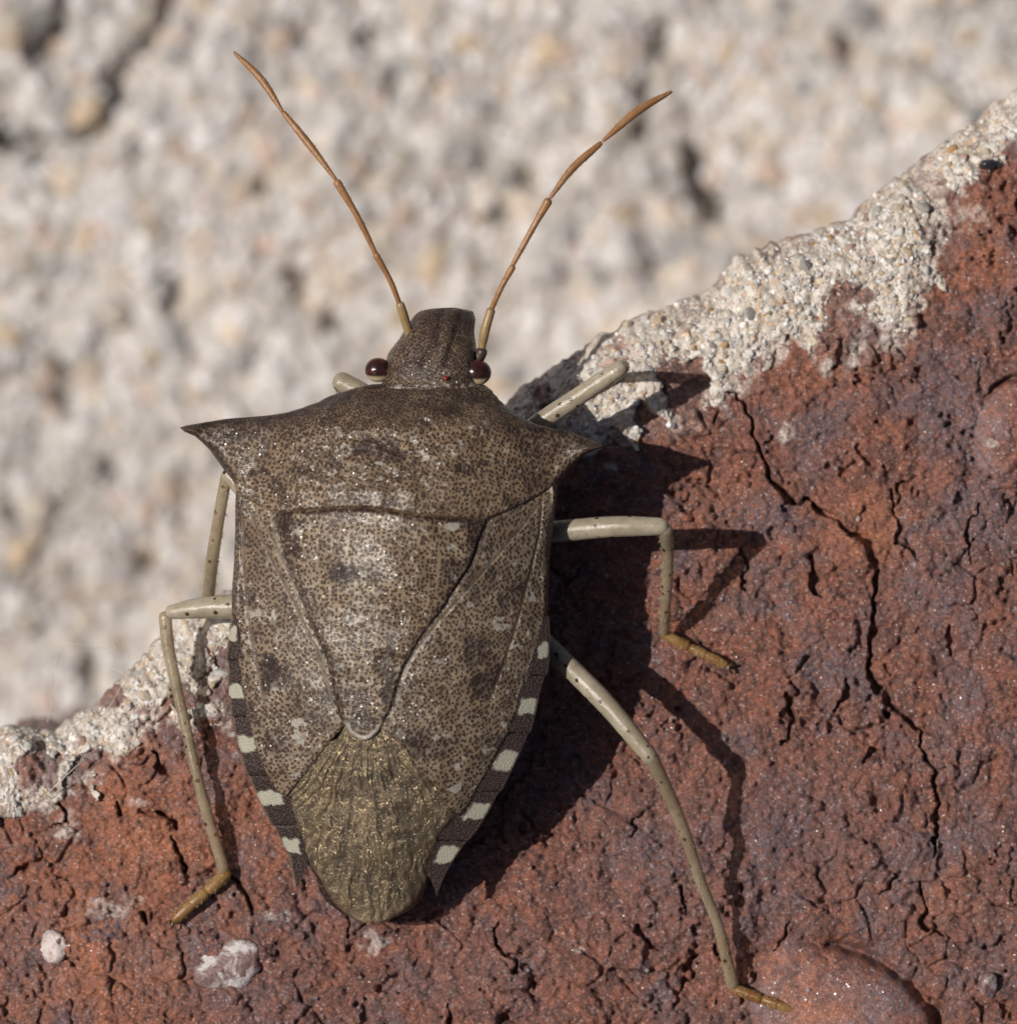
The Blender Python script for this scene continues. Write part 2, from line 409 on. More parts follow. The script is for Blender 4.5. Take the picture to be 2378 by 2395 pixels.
def grain_mat(name, c, rough=0.3, trans=0.0):
    b = NB(name)
    oi = b.n('ShaderNodeObjectInfo').outputs['Random']
    k = b.mr(oi, 0, 1, 0.75, 1.1, False)
    col = b.mix(b.mr(b.noise(9, 4), 0.35, 0.65), c, tuple(x * 0.72 for x in c))
    mul = b.n('ShaderNodeMix'); mul.data_type = 'RGBA'; mul.blend_type = 'MULTIPLY'; mul.inputs[0].default_value = 1
    b.l(col, mul.inputs[6]); cmb = b.n('ShaderNodeCombineColor')
    for i in range(3): b.l(k, cmb.inputs[i])
    b.l(cmb.outputs[0], mul.inputs[7])
    b.set(Base_Color=mul.outputs[2], Roughness=rough, Transmission_Weight=trans, Normal=b.bump(b.noise(16, 4), 0.04, 0.7)); return b.m
GR = [grain_mat('grain_white', (0.82, 0.79, 0.74)), grain_mat('grain_cream', (0.70, 0.60, 0.46)),
      grain_mat('grain_grey', (0.45, 0.42, 0.39)), grain_mat('grain_buff', (0.60, 0.47, 0.31)),
      grain_mat('grain_amber', (0.60, 0.36, 0.16)), grain_mat('grain_pink', (0.62, 0.42, 0.34))]

CG = [grain_mat('pebble_pale', (0.66, 0.635, 0.61), 0.5), grain_mat('pebble_cream', (0.56, 0.495, 0.42), 0.5), grain_mat('pebble_grey', (0.42, 0.405, 0.39), 0.5),
      grain_mat('pebble_buff', (0.55, 0.43, 0.30), 0.5), grain_mat('pebble_pink', (0.55, 0.42, 0.34), 0.5)]

def concrete_mat(attr):
    b = NB('concrete_grains' if attr else 'concrete_paste')
    if attr:
        col = b.attr('tint')[0]
        c = b.mix(b.mr(b.noise(6, 4), 0.35, 0.65, 0, 0.3), col, (0.42, 0.36, 0.30))
    else:
        c = b.mix(b.mr(b.noise(2.2, 5, 0.6), 0.35, 0.65), (0.56, 0.525, 0.49), (0.33, 0.30, 0.275))
        c = b.mix(b.mr(b.noise(0.5, 3), 0.5, 0.7, 0, 0.5), c, (0.58, 0.46, 0.33))
    b.set(Base_Color=c, Roughness=0.6, Normal=b.bump(b.noise(12, 4), 0.06, 0.8)); return b.m
M['cgrain'] = concrete_mat(True); M['cpaste'] = concrete_mat(False)

# ------------------------------------------------------------------ concrete far below the brick edge
ZC = -29.0
UX, UY = 0.8474, -0.5310            # along the brick's edge (pixels, y down)
NX, NY = 0.5310, 0.8474             # into the brick
EO = (0.0, 1705.0)
def to_uv(px, py):
    dx = np.asarray(px, float) - EO[0]; dy = np.asarray(py, float) - EO[1]
    return dx * UX + dy * UY, dx * NX + dy * NY
PITS = [((110, 95), 42, 60), ((160, 940), 28, 26), ((155, 855), 22, 20), ((700, 652), 26, 34), ((400, 690), 18, 40), ((20, 325), 60, 26),
        ((1555, 95), 26, 34), ((1510, 225), 22, 30), ((1490, 300), 22, 26), ((925, 190), 18, 36), ((1620, 400), 18, 50), ((1660, 470), 26, 40),
        ((860, 90), 26, 20), ((620, 1010), 20, 26), ((250, 1100), 22, 22), ((610, 440), 16, 22), ((210, 1560), 20, 40), ((780, 760), 22, 26),
        ((1250, 420), 30, 22), ((1170, 500), 26, 18), ((40, 1210), 20, 18), ((350, 1310), 24, 16), ((1980, 120), 20, 30)]
GROOVES = [([(400, -30), (350, 100), (270, 205)], 34), ([(150, -20), (120, 90)], 26), ([(0, 320), (90, 335), (190, 350), (270, 240)], 24), ([(1620, 360), (1640, 420), (1680, 500)], 24)]
def concrete_z(px, py):
    z = 0.35 * fbm(px, py, 420, 3, 301) + 0.16 * fbm(px, py, 90, 4, 311)
    for (cx, cy), rx, ry in PITS:
        d = np.hypot((px - cx) / rx, (py - cy) / ry) / 1.25 + 0.25 * vn(px / 20.0, py / 20.0, 5)
        z = z - 0.62 * sst(1.45, 0.5, d)
    for pts, w in GROOVES:
        d, _ = seg_dist(px, py, pts); d = d + 7 * vn(px / 25.0, py / 25.0, 8)
        z = z - 0.65 * sst(w * 1.6, w * 0.4, d)
    return ZC + z
_ax = np.concatenate([np.arange(-9000, -1500, 60.0), np.arange(-1500, 3900, 11.0), np.arange(3900, 11500, 60.0)])
gx, gy = np.meshgrid(_ax, _ax)
cz = concrete_z(gx, gy)
concrete = add('concrete', make_mesh('concrete', P(gx, gy, cz), grid_quads(*gx.shape)[:, :], mat=M['cpaste']))
concrete['kind'] = 'structure'; concrete['label'] = 'pale sandy concrete lying out of focus beyond the brick edge'

def ico(seed, amp=0.22, sub=2):
    bm = bmesh.new(); bmesh.ops.create_icosphere(bm, subdivisions=sub, radius=1.0)
    v = np.array([x.co[:] for x in bm.verts]); f = np.array([[q.index for q in p.verts] for p in bm.faces]); bm.free()
    r = np.random.default_rng(seed)
    for k in range(7):      # random flats and lumps
        d = r.normal(size=3); d /= np.linalg.norm(d); c = r.uniform(0.55, 0.9)
        h = v @ d; v = v - np.clip(h - c, 0, None)[:, None] * d * 0.85
    v *= 1 + amp * 0.35 * r.normal(size=len(v))[:, None] * 0.5
    v *= np.array([1, r.uniform(0.7, 1.0), r.uniform(0.6, 0.9)])
    return v, f
ICO = [ico(50 + k) for k in range(8)]
def rot3(r):
    q = r.normal(size=4); q /= np.linalg.norm(q); w, x, y, z = q
    return np.array([[1 - 2 * (y * y + z * z), 2 * (x * y - z * w), 2 * (x * z + y * w)],
                     [2 * (x * y + z * w), 1 - 2 * (x * x + z * z), 2 * (y * z - x * w)],
                     [2 * (x * z - y * w), 2 * (y * z + x * w), 1 - 2 * (x * x + y * y)]])
CT = np.array([(0.74, 0.72, 0.70), (0.62, 0.59, 0.56), (0.50, 0.45, 0.40), (0.60, 0.46, 0.31), (0.60, 0.44, 0.36), (0.36, 0.345, 0.335), (0.68, 0.66, 0.65), (0.20, 0.18, 0.165)])
CW = np.array([0.24, 0.17, 0.14, 0.09, 0.07, 0.16, 0.08, 0.05])
n = 7000
cpx = rng.uniform(-350, 2750, n); cpy = rng.uniform(-350, 1950, n)
u_, v_ = to_uv(cpx, cpy)
base_z = concrete_z(cpx, cpy); ok = (v_ < 160) & (base_z > ZC - 0.62)
cpx, cpy, base_z = cpx[ok], cpy[ok], base_z[ok]
size = np.exp(rng.normal(math.log(0.19), 0.38, len(cpx))).clip(0.08, 0.48)
cpos = P(cpx, cpy, base_z - size * 0.05)
order = np.argsort(-size * ((cpx > 0) & (cpx < 2378) & (cpy > 0)))
big = order[:300]; rest = order[300:]
gm = []
for k, (v, f) in enumerate(ICO):
    gm.append(make_mesh('sand_grain', v, tris=f, mat=CG[(0, 0, 1, 2, 3, 4, 2, 1)[k]]))
for i in big:
    o = bpy.data.objects.new('sand_grain', gm[int(rng.integers(0, 8))])
    o.location = cpos[i]; o.scale = (size[i], size[i], size[i] * 0.6); o.rotation_euler = (0, 0, rng.uniform(0, 6.28)); link(o, concrete)
stain = fbm(cpx, cpy, 420, 4, 333)
V, F, T = [], [], []; off = 0
for i in rest:
    v, f = ICO[int(rng.integers(0, 8))]
    V.append(v @ rot3(rng).T * size[i] * np.array([1, 1, 0.6]) + cpos[i]); F.append(f + off); off += len(v)
    T.append(np.repeat((CT[rng.choice(8, p=CW)] * 0.78 + np.array([0.52, 0.485, 0.455]) * 0.23)[None] * (rng.uniform(0.86, 1.07) + 0.16 * stain[i]) * np.array([0.99, 1.0, 1.04]), len(v), 0))
o = add('sand_grains', make_mesh('sand_grains', np.concatenate(V), tris=np.concatenate(F), mat=M['cgrain'], attrs={'tint': np.concatenate(T)}), concrete)
o['kind'] = 'stuff'

# ------------------------------------------------------------------ brick
EDGE = [(-420, 1960), (-150, 1790), (0, 1705), (60, 1700), (95, 1712), (150, 1690), (230, 1640), (300, 1570), (340, 1530), (380, 1490), (430, 1435), (500, 1385),
        (560, 1370), (900, 1130), (1100, 985), (1185, 935), (1230, 893), (1300, 850), (1400, 790), (1480, 748), (1560, 715), (1650, 690), (1720, 600),
        (1800, 562), (1880, 545), (1990, 510), (2060, 445), (2130, 400), (2200, 335), (2300, 262), (2378, 215), (2700, 20), (2900, -120)]
eu, ev = to_uv([p[0] for p in EDGE], [p[1] for p in EDGE])
def edge_v(u):
    return np.interp(u, eu, ev) + 9 * vn(u / 38.0, u * 0, 31) + 5 * vn(u / 13.0, u * 0 + 3, 32)
CRACKS = [([(1690, 914), (1736, 935), (1762, 1000), (1790, 1070), (1819, 1141), (1848, 1170), (1898, 1187), (1952, 1216), (1997, 1253), (2039, 1290), (2055, 1336), (2051, 1390),
            (2047, 1440), (2031, 1497), (2039, 1572), (2051, 1609), (2076, 1651), (2118, 1688), (2147, 1713), (2155, 1762), (2188, 1804), (2203, 1850), (2190, 1890), (2180, 1960), (2195, 2010)], 8.5, 0.32),
          ([(1893, 1300), (1900, 1350), (1915, 1395)], 9, 0.3), ([(1855, 1600), (1858, 1660), (1838, 1740)], 8, 0.25), ([(1980, 1603), (1955, 1650)], 8, 0.25),
          ([(2095, 2040), (2060, 2090)], 9, 0.25), ([(2160, 2080), (2165, 2160), (2190, 2200)], 9, 0.3), ([(2085, 1160), (2110, 1270), (2140, 1310)], 7, 0.25),
          ([(545, 2050), (570, 2090), (590, 2140)], 9, 0.28), ([(360, 1765), (385, 1815)], 9, 0.3), ([(372, 1890), (400, 1920), (410, 1940)], 9, 0.3),
          ([(265, 1880), (285, 1915)], 8, 0.25), ([(400, 1960), (425, 2035)], 7, 0.25), ([(1150, 2170), (1185, 2240), (1215, 2275)], 8, 0.25), ([(20, 2050), (90, 2000)], 7, 0.2),
          ([(1505, 1900), (1475, 1960)], 8, 0.22), ([(1590, 2090), (1605, 2135)], 8, 0.25), ([(1490, 2160), (1530, 2220)], 10, 0.3), ([(1630, 2230), (1595, 2330)], 8, 0.25),
          ([(2230, 1450), (2215, 1520)], 7, 0.22), ([(2290, 1180), (2255, 1250), (2270, 1330)], 7, 0.22), ([(320, 2120), (345, 2160)], 8, 0.25), ([(1050, 2350), (1060, 2395)], 9, 0.3)]
_r = np.random.default_rng(21)
for _k in range(34):                 # short fissures all over the clay
    x, y = _r.uniform(0, 2400), _r.uniform(250, 2420)
    if (x * NX + (y - 1705) * NY) < 230 or (620 < x < 1180 and y < 2000): continue
    L, a_ = _r.uniform(25, 95), _r.normal(math.pi / 2 + 0.15, 0.5); pts = []
    for t in np.linspace(-0.5, 0.5, 4): pts.append((x + L * t * math.cos(a_) + _r.normal(0, 7), y + L * t * math.sin(a_) + _r.normal(0, 5)))
    CRACKS.append((pts, _r.uniform(4.5, 9), _r.uniform(0.12, 0.28)))
BRK = [  # smooth clasts in the clay: centre, radii, height, rotation
    (1985, 2395, 225, 175, 0.42, 0.5), (2350, 1010, 70, 110, 0.20, 0.3)]
def smooth_mask(px, py):
    s = np.zeros(np.shape(px)); h = np.zeros(np.shape(px))
    for cx, cy, rx, ry, hh, a in BRK:
        dx, dy = px - cx, py - cy; ca, sa = math.cos(a), math.sin(a)
        d = np.hypot((dx * ca + dy * sa) / rx, (-dx * sa + dy * ca) / ry) + 0.13 * fbm(px, py, 130, 3, 77)
        m = sst(1.06, 0.94, d); s = np.maximum(s, m)
        right = sst(-0.1, 0.6, (dx * 0.85 - dy * 0.5) / np.hypot(dx, dy + 1e-6))
        h = h + hh * np.clip(1 - np.minimum(d, 1) ** 2, 0, 1) ** 0.6 * m - 0.32 * right * np.exp(-((d - 1.07) / 0.06) ** 2)
    return s, h
def brick_parts(px, py):
    u, v = to_uv(px, py); vp = v - edge_v(u)
    vq = np.clip(vp, 0, None)
    plane = -0.055 * (2150 - py) / PXMM
    bevel = -0.5 * np.clip(1 - vq / 210, 0, 1) ** 1.5 - 0.9 * np.clip(1 - vq / 100, 0, 1) ** 2.2
    return vp, plane + bevel
def brick_z(px, py, rough=True):
    px = np.asarray(px, float); py = np.asarray(py, float)
    vp, z = brick_parts(px, py)
    z = z + 0.13 * fbm(px, py, 330, 3, 1)
    if not rough: return z
    s, h = smooth_mask(px, py)
    wx = px + 16 * fbm(px, py, 55, 3, 41); wy = py + 16 * fbm(px, py, 55, 3, 43)
    f1, f2, cid = worley(wx, wy, 88, 3)
    amp = sst(0.0, 0.7, fbm(px, py, 120, 2, 9))
    r = -0.12 * sst(0.16, 0.0, f2 - f1) * amp + 0.10 * (cid - 0.5) * sst(0.0, 0.25, f2 - f1)
    g1, g2, gid = worley(px + 7 * fbm(px, py, 22, 2, 45), py + 7 * fbm(px, py, 22, 2, 46), 31, 5)
    lump = sst(-0.3, 0.6, fbm(px, py, 150, 2, 15))
    r = r + (0.075 * (0.55 - g1) * gid ** 1.5 + 0.06 * (gid - 0.5) * sst(0.0, 0.1, g2 - g1)) * (0.4 + lump)
    k1, k2, kid = worley(px, py, 13, 6)
    r = r + 0.045 * (0.6 - k1) * (0.15 + kid ** 2) + 0.05 * (kid - 0.5) * sst(0.0, 0.12, k2 - k1)
    l1, l2, lid = worley(px, py, 7.5, 16)
    r = r + 0.022 * (0.6 - l1) * (0.2 + lid)
    r = r + 0.11 * fbm(px, py, 60, 5, 21, 0.6)
    pit = fbm(px, py, 34, 3, 25)
    r = r - 0.16 * sst(0.60, 1.0, pit) * sst(-0.2, 0.5, fbm(px, py, 240, 2, 27))
    r = r * (1 - 0.80 * s) + h
    for pts, w, dep in CRACKS:
        x0 = min(p[0] for p in pts) - 60; x1 = max(p[0] for p in pts) + 60
        y0 = min(p[1] for p in pts) - 60; y1 = max(p[1] for p in pts) + 60
        m = (px > x0) & (px < x1) & (py > y0) & (py < y1)
        if not m.any(): continue
        mx, my = px[m], py[m]
        d, al = seg_dist(mx + 12 * fbm(mx, my, 30, 2, 61), my + 12 * fbm(mx, my, 30, 2, 62), pts)
        ww = w * (0.35 + 0.65 * np.sin(np.clip(al, 0.03, 0.97) * math.pi) ** 0.5) * (0.8 + 0.45 * vn(mx / 40, my / 40, 63))
        r[m] -= dep * sst(ww * 1.25, ww * 0.45, d)
    return z + r

STEP = 3.0
us = np.arange(-450, 3130, STEP); vs = np.arange(0, 2010, STEP)
UU, VV = np.meshgrid(us, vs)
ee = edge_v(UU); fall = np.clip(1 - VV / 700, 0, 1)
V2 = VV + ee * fall + 0
BX = EO[0] + UU * UX + V2 * NX; BY = EO[1] + UU * UY + V2 * NY
BZ = brick_z(BX, BY)
top = P(BX, BY, BZ)
# side wall of the brick, receding a little under the edge
wr = []
for k in range(1, 26):
    t = k / 25.0
    w = top[0].copy(); dz = (w[:, 2] + 0 - (ZC - 1.2)) * t ** 1.3
    inn = 0.10 * t * 6 + 0.25 * fbm(us, np.full_like(us, k * 60.0), 120, 3, 71) * min(1, t * 4)
    w[:, 0] += NX * np.abs(inn); w[:, 1] -= NY * np.abs(inn); w[:, 2] -= dz
    wr.append(w)
full = np.concatenate([np.stack(wr[::-1]), top], 0)
R, C = full.shape[:2]
tone = np.ones((R, C, 4)); tone[..., :3] = 0
orange = np.zeros_like(BX)
for cx, cy, rx, ry, s in [(330, 1930, 210, 230, 0.8), (200, 2230, 240, 200, 0.85), (560, 1860, 120, 160, 0.45), (2030, 1235, 90, 75, 0.9), (1690, 1180, 90, 60, 0.5), (2250, 560, 180, 130, 0.45),
                          (1880, 880, 120, 60, 0.5), (20, 2120, 80, 120, 0.7), (1950, 2380, 110, 60, 0.35), (2180, 2080, 120, 100, 0.25), (1800, 1330, 160, 160, 0.15)]:
    orange = np.maximum(orange, s * np.exp(-((BX - cx) / rx) ** 2 - ((BY - cy) / ry) ** 2))
grey = np.zeros_like(BX)
for cx, cy, rx, ry, s in [(80, 2230, 90, 110, 0.9), (330, 2240, 70, 60, 0.7), (1850, 1940, 260, 160, 0.65), (1550, 2050, 180, 200, 0.55), (2200, 1300, 120, 200, 0.4), (1150, 2280, 180, 110, 0.4),
                          (560, 2330, 130, 90, 0.7), (2300, 2180, 150, 130, 0.4)]:
    grey = np.maximum(grey, s * np.exp(-((BX - cx) / rx) ** 2 - ((BY - cy) / ry) ** 2))
tone[R - BX.shape[0]:, :, 0] = orange; tone[R - BX.shape[0]:, :, 1] = grey
tone[R - BX.shape[0]:, :, 2] = smooth_mask(BX, BY)[0]
_mb = [(0, 1956), (77, 1900), (170, 1848), (268, 1770), (371, 1700), (515, 1690), (640, 1560), (900, 1330), (1200, 1100), (1592, 1028), (1623, 940), (1731, 894), (1825, 830), (1969, 850), (2114, 764), (2177, 687), (2192, 560), (2249, 445), (2378, 380)]
_u, _v = to_uv([p[0] for p in _mb], [p[1] for p in _mb]); _w = np.interp(UU, np.sort(_u), (_v - edge_v(_u))[np.argsort(_u)])
_vp = to_uv(BX, BY)[1] - ee
lime = sst(-0.15, 0.5, (_w - _vp) / 70 + 0.2 + 0.9 * fbm(BX, BY, 55, 5, 181, 0.6)) * 0.9
lime = lime * (1 - 0.85 * sst(0.22, 0.5, fbm(BX, BY, 85, 3, 85)))
lime = np.maximum(lime, 0.6 * sst(0.95, 1.3, fbm(BX, BY, 80, 4, 183, 0.6)))
for cx, cy, rx, ry, k_ in [(880, 2190, 26, 22, 0.75), (866, 2222, 20, 16, 0.7), (1838, 1010, 18, 30, 0.8), (2090, 800, 40, 26, 0.7), (2270, 500, 40, 30, 0.5), (255, 2125, 60, 26, 0.55), (300, 2105, 30, 20, 0.4), (320, 1880, 30, 10, 0.6), (160, 1930, 30, 30, 0.8), (480, 1900, 16, 10, 0.4), (640, 2140, 24, 12, 0.5)]:
    lime = np.maximum(lime, k_ * sst(1.2, 0.4, np.hypot((BX - cx) / rx, (BY - cy) / ry) + 0.8 * fbm(BX, BY, 26, 4, 187, 0.6)))
tone[R - BX.shape[0]:, :, 3] = 1 - lime
BO = np.array(P(1500, 1900, 0.0))
brick = bpy.data.objects.new('brick', None); link(brick); brick.location = BO
brick['label'] = 'weathered red brick with pale crumbling mortar stuck along its broken edge'; brick['category'] = 'brick'
add('clay_body', make_mesh('clay_body', full.reshape(-1, 3) - BO, grid_quads(R, C), mat=M['brick'], attrs={'tone': tone.reshape(-1, 4)}), brick)

# mortar crust on the edge: a layer of its own over the clay
MB = [(-300, 2120), (0, 1956), (62, 1975), (77, 1889), (129, 1853), (170, 1848), (227, 1812), (268, 1760), (319, 1720), (371, 1657), (453, 1735), (515, 1690), (536, 1668), (640, 1560),
      (900, 1330), (1200, 1100), (1400, 1030), (1592, 1028), (1623, 940), (1731, 894), (1825, 811), (1969, 847), (1990, 770), (2114, 764), (2177, 687), (2192, 614), (2171, 521),
      (2125, 469), (2156, 417), (2249, 438), (2280, 397), (2378, 371), (2800, 120)]
mu, mv = to_uv([p[0] for p in MB], [p[1] for p in MB])
mw = mv - edge_v(mu)
odr = np.argsort(mu)
nrow = int(330 / STEP)
mX, mY, mU = BX[:nrow], BY[:nrow], UU[:nrow]
vp = to_uv(mX, mY)[1] - edge_v(mU)
width = np.interp(mU, mu[odr], mw[odr])
q = (width - vp) / 60 + 0.75 * fbm(mX, mY, 60, 4, 81) + 0.10 * fbm(mX, mY, 16, 3, 83)
hole = 1.7 * sst(0.16, 0.5, fbm(mX, mY, 85, 3, 85))
leftp = sst(560, 120, mX) * 0.5
q = q - hole - leftp * sst(0.0, 0.5, fbm(mX, mY, 70, 3, 87))
mthick = np.clip(q, -0.6, 1.2)
w1, w2, wid = worley(mX + 6 * fbm(mX, mY, 25, 2, 91), mY + 6 * fbm(mX, mY, 25, 2, 92), 24, 93)
mz = brick_z(mX, mY, False) + 0.085 * mthick + 0.0 + 0.10 * fbm(mX, mY, 70, 4, 95) + 0.08 * (0.55 - w1) * (0.3 + wid) + 0.03 * fbm(mX, mY, 12, 2, 97)
mz = np.where(q < -0.1, BZ[:nrow] - 0.2, np.maximum(mz, BZ[:nrow] * sst(0.2, 0.0, q) + mz * (1 - sst(0.2, 0.0, q))))
mz[0] -= 0.3
mp_ = P(mX, mY, mz) - BO
qd = grid_quads(*mX.shape)
keep = (q.ravel()[qd] > -0.15).any(1)
mortar = add('mortar_crust', make_mesh('mortar_crust', mp_.reshape(-1, 3), qd[keep], mat=M['mortar']), brick)
mortar['label'] = 'pale sandy mortar crusted over the brick edge'

# the larger sand grains bedded in the mortar
cand = np.argwhere((q > 0.25) & (mX > -40) & (mX < 2400) & ~((mX > 600) & (mX < 1150)) & (vp > 8))
pick = cand[rng.choice(len(cand), 290, replace=False)]
mg = [make_mesh('sand_grain', v, tris=f, smooth=False, mat=GR[(0, 1, 0, 2, 3, 4, 5, 0)[k]]) for k, (v, f) in enumerate(ICO)]
for k, (i, j) in enumerate(pick):
    o = bpy.data.objects.new('sand_grain', mg[int(rng.choice(8, p=[.18, .16, .14, .14, .14, .10, .07, .07]))])
    s = float(np.exp(rng.normal(math.log(0.072), 0.42)).clip(0.035, 0.17))
    o.location = mp_[i, j] - np.array([0, 0, s * 0.15]); o.scale = (s, s * 0.9, s * 0.8)
    o.rotation_euler = rng.uniform(0, 6.28, 3); link(o, mortar)

V, F, T = [], [], []; off = 0
for i, j in cand[rng.choice(len(cand), 2600, replace=False)]:      # the finer sand
    v, f = ICO[int(rng.integers(0, 8))]; s = float(np.exp(rng.normal(math.log(0.042), 0.35)).clip(0.02, 0.08))
    V.append(v @ rot3(rng).T * s + mp_[i, j] - np.array([0, 0, s * 0.35])); F.append(f + off); off += len(v)
    T.append(np.repeat(np.minimum(CT[rng.choice(8, p=CW)] * rng.uniform(0.8, 1.08), 0.85)[None], len(v), 0))
o = add('fine_sand', make_mesh('fine_sand', np.concatenate(V), tris=np.concatenate(F), mat=M['cgrain'], smooth=False, attrs={'tint': np.concatenate(T)}), mortar)
o['kind'] = 'stuff'

# mineral inclusions in the clay
def inclusion(name, px, py, rx, ry, rz, seed, mat, lift=0.0, sub=3, label=None, rot=0.0, amp=0.3):
    v, f = ico(seed, amp, sub)
    v = v / np.abs(v).max(0) * np.array([rx, ry, rz]) / PXMM
    ca, sa = math.cos(rot), math.sin(rot); v = v @ np.array([[ca, sa, 0], [-sa, ca, 0], [0, 0, 1]])
    z = float(brick_z(np.array([px]), np.array([py]), False)[0])
    o = add(name, make_mesh(name, v, tris=f, mat=mat, smooth=True), brick); o.location = P(px, py, z + lift) - BO
    if label: o['label'] = label
    return o
def quartz_mat(name, c1, c2, rough=0.22, trans=0.3):
    b = NB(name)
    f = b.mr(b.noise(2.2, 5, 0.6, dist=0.5), 0.45, 0.58)
    b.set(Base_Color=b.mix(f, c1, c2), Roughness=b.mr(b.noise(8, 3), 0.3, 0.7, rough, rough + 0.25), Transmission_Weight=trans, Subsurface_Weight=0.2, Subsurface_Scale=0.2,
          Normal=b.bump(b.noise(7, 5, 0.6), 0.10, 0.8)); return b.m
QZ = quartz_mat('quartz_smoky', (0.26, 0.16, 0.15), (0.72, 0.66, 0.64))
QW = quartz_mat('quartz_white', (0.66, 0.56, 0.53), (0.45, 0.34, 0.31), 0.3, 0.1)
QP = quartz_mat('quartz_violet', (0.26, 0.15, 0.15), (0.38, 0.27, 0.28), 0.3, 0.1)
inclusion('quartz_pebble', 535, 2262, 88, 60, 26, 11, QZ, 0.02, label='smoky quartz pebble with a white fractured top', rot=0.5)
inclusion('white_grain', 130, 2212, 36, 47, 15, 12, QW, 0.02, amp=0.7, label='rounded white grain set in the clay')
inclusion('clear_crystal', 2312, 2300, 24, 34, 34, 14, QZ, 0.06)
inclusion('black_grain', 2312, 385, 24, 14, 20, 18, plain('grain_black', (0.03, 0.03, 0.035), 0.3), 0.18)
sg = [make_mesh('quartz_speck', v, tris=f, mat=QW if k % 2 else QZ, smooth=False) for k, (v, f) in enumerate(ICO)]
cnt = 0
while cnt < 70:
    x, y = rng.uniform(0, 2378), rng.uniform(0, 2395)
    u0, v0 = to_uv(x, y)
    if v0 - edge_v(np.array([u0]))[0] < 260 or (540 < x < 1300 and y < 2060): continue
    z = float(brick_z(np.array([x]), np.array([y]))[0]); s = float(np.exp(rng.normal(math.log(0.034), 0.4)).clip(0.018, 0.09))
    o = bpy.data.objects.new('quartz_speck', sg[int(rng.integers(0, 8))]); o.location = P(x, y, z + s * 0.2) - BO
    o.scale = (s,) * 3; o.rotation_euler = rng.uniform(0, 6.28, 3); link(o, brick); cnt += 1

# ------------------------------------------------------------------ the stink bug
ROOT = np.array(P(900, 1600, 0.0))
bug = bpy.data.objects.new('stink_bug', None); link(bug); bug.location = ROOT
bug['label'] = 'brown speckled shield-shaped bug with pointed shoulders standing on the red brick'; bug['category'] = 'insect'

def ip(pts):
    a = np.array(sorted(pts)); return lambda y: np.interp(y, a[:, 0], a[:, 1])
# outline of the whole back (y, x)
aL = ip([(1000, 560), (1130, 548), (1241, 550), (1382, 542), (1441, 541), (1495, 533), (1536, 528), (1600, 533), (1657, 538), (1706, 547), (1752, 560), (1793, 570), (1839, 591), (1893, 616), (1930, 636), (1967, 657), (2000, 676), (2060, 720), (2158, 790)])
aR = ip([(1000, 1310), (1130, 1303), (1200, 1297), (1275, 1288), (1354, 1283), (1441, 1285), (1483, 1287), (1545, 1285), (1582, 1277), (1615, 1264), (1665, 1254), (1715, 1239), (1756, 1219), (1793, 1202), (1835, 1181), (1860, 1165), (1897, 1144), (1938, 1119), (1967, 1094), (2000, 1069), (2038, 1045), (2060, 1020), (2158, 940)])
zt = ip([(700, 1.15), (800, 1.35), (905, 1.45), (1000, 1.62), (1150, 1.85), (1500, 1.95), (1800, 1.72), (2000, 1.30), (2158, 0.95)])
zh = ip([(905, 0.75), (960, 0.95), (1040, 1.12), (1150, 1.25), (1300, 1.25), (1500, 1.15), (1731, 0.98), (1900, 0.70), (2060, 0.42), (2158, 0.25)])
ROLL = 0.15
def back_z(x, y):
    l, r = aL(y), aR(y); c = (l + r) / 2; w = (r - l) / 2
    t = np.abs((x - c) / w); k = 0.0
    dome = np.where(t < 1, 1 - t ** 2, 0.0)
    front = sst(1240, 1170, y)                                   # shoulders run out smoothly into the spines
    dome = np.where(t > 0.8, dome * (1 - front) + front * 0.36 * np.exp(-(t - 0.8) / 0.225), dome)
    return zt(y) + ROLL * (x - c) / PXMM + zh(y) * dome
# hind margin of the pronotum: x -> y
pm = np.array([(540, 1150), (563, 1163), (588, 1175), (619, 1191), (638, 1198), (646, 1203), (713, 1197), (775, 1192), (854, 1191), (900, 1196), (963, 1206), (1025, 1213), (1088, 1217), (1132, 1220), (1150, 1213), (1181, 1200), (1213, 1186), (1260, 1163), (1282, 1147), (1306, 1136)])
ym = lambda x: np.interp(x, pm[:, 0], pm[:, 1])
bL = ip([(719, 1045), (721, 1010), (726, 985), (735, 971), (758, 954), (792, 934), (825, 908), (850, 901), (880, 896), (897, 892), (899, 868), (902, 852), (908, 826), (916, 807), (925, 775), (941, 744), (952, 713), (964, 675), (971, 631), (975, 588), (979, 531), (987.6, 478), (994.5, 437), (999.5, 420), (1009.5, 431), (1020, 456), (1034, 472), (1053, 491), (1078, 509), (1100, 525), (1116, 538), (1128, 547), (1163, 554),
         (1200, 562), (1441, 560), (1600, 560), (1750, 585), (1850, 625), (1967, 695), (2030, 725), (2051, 739), (2082, 746), (2108, 762), (2128, 786), (2143, 812), (2152, 838)])
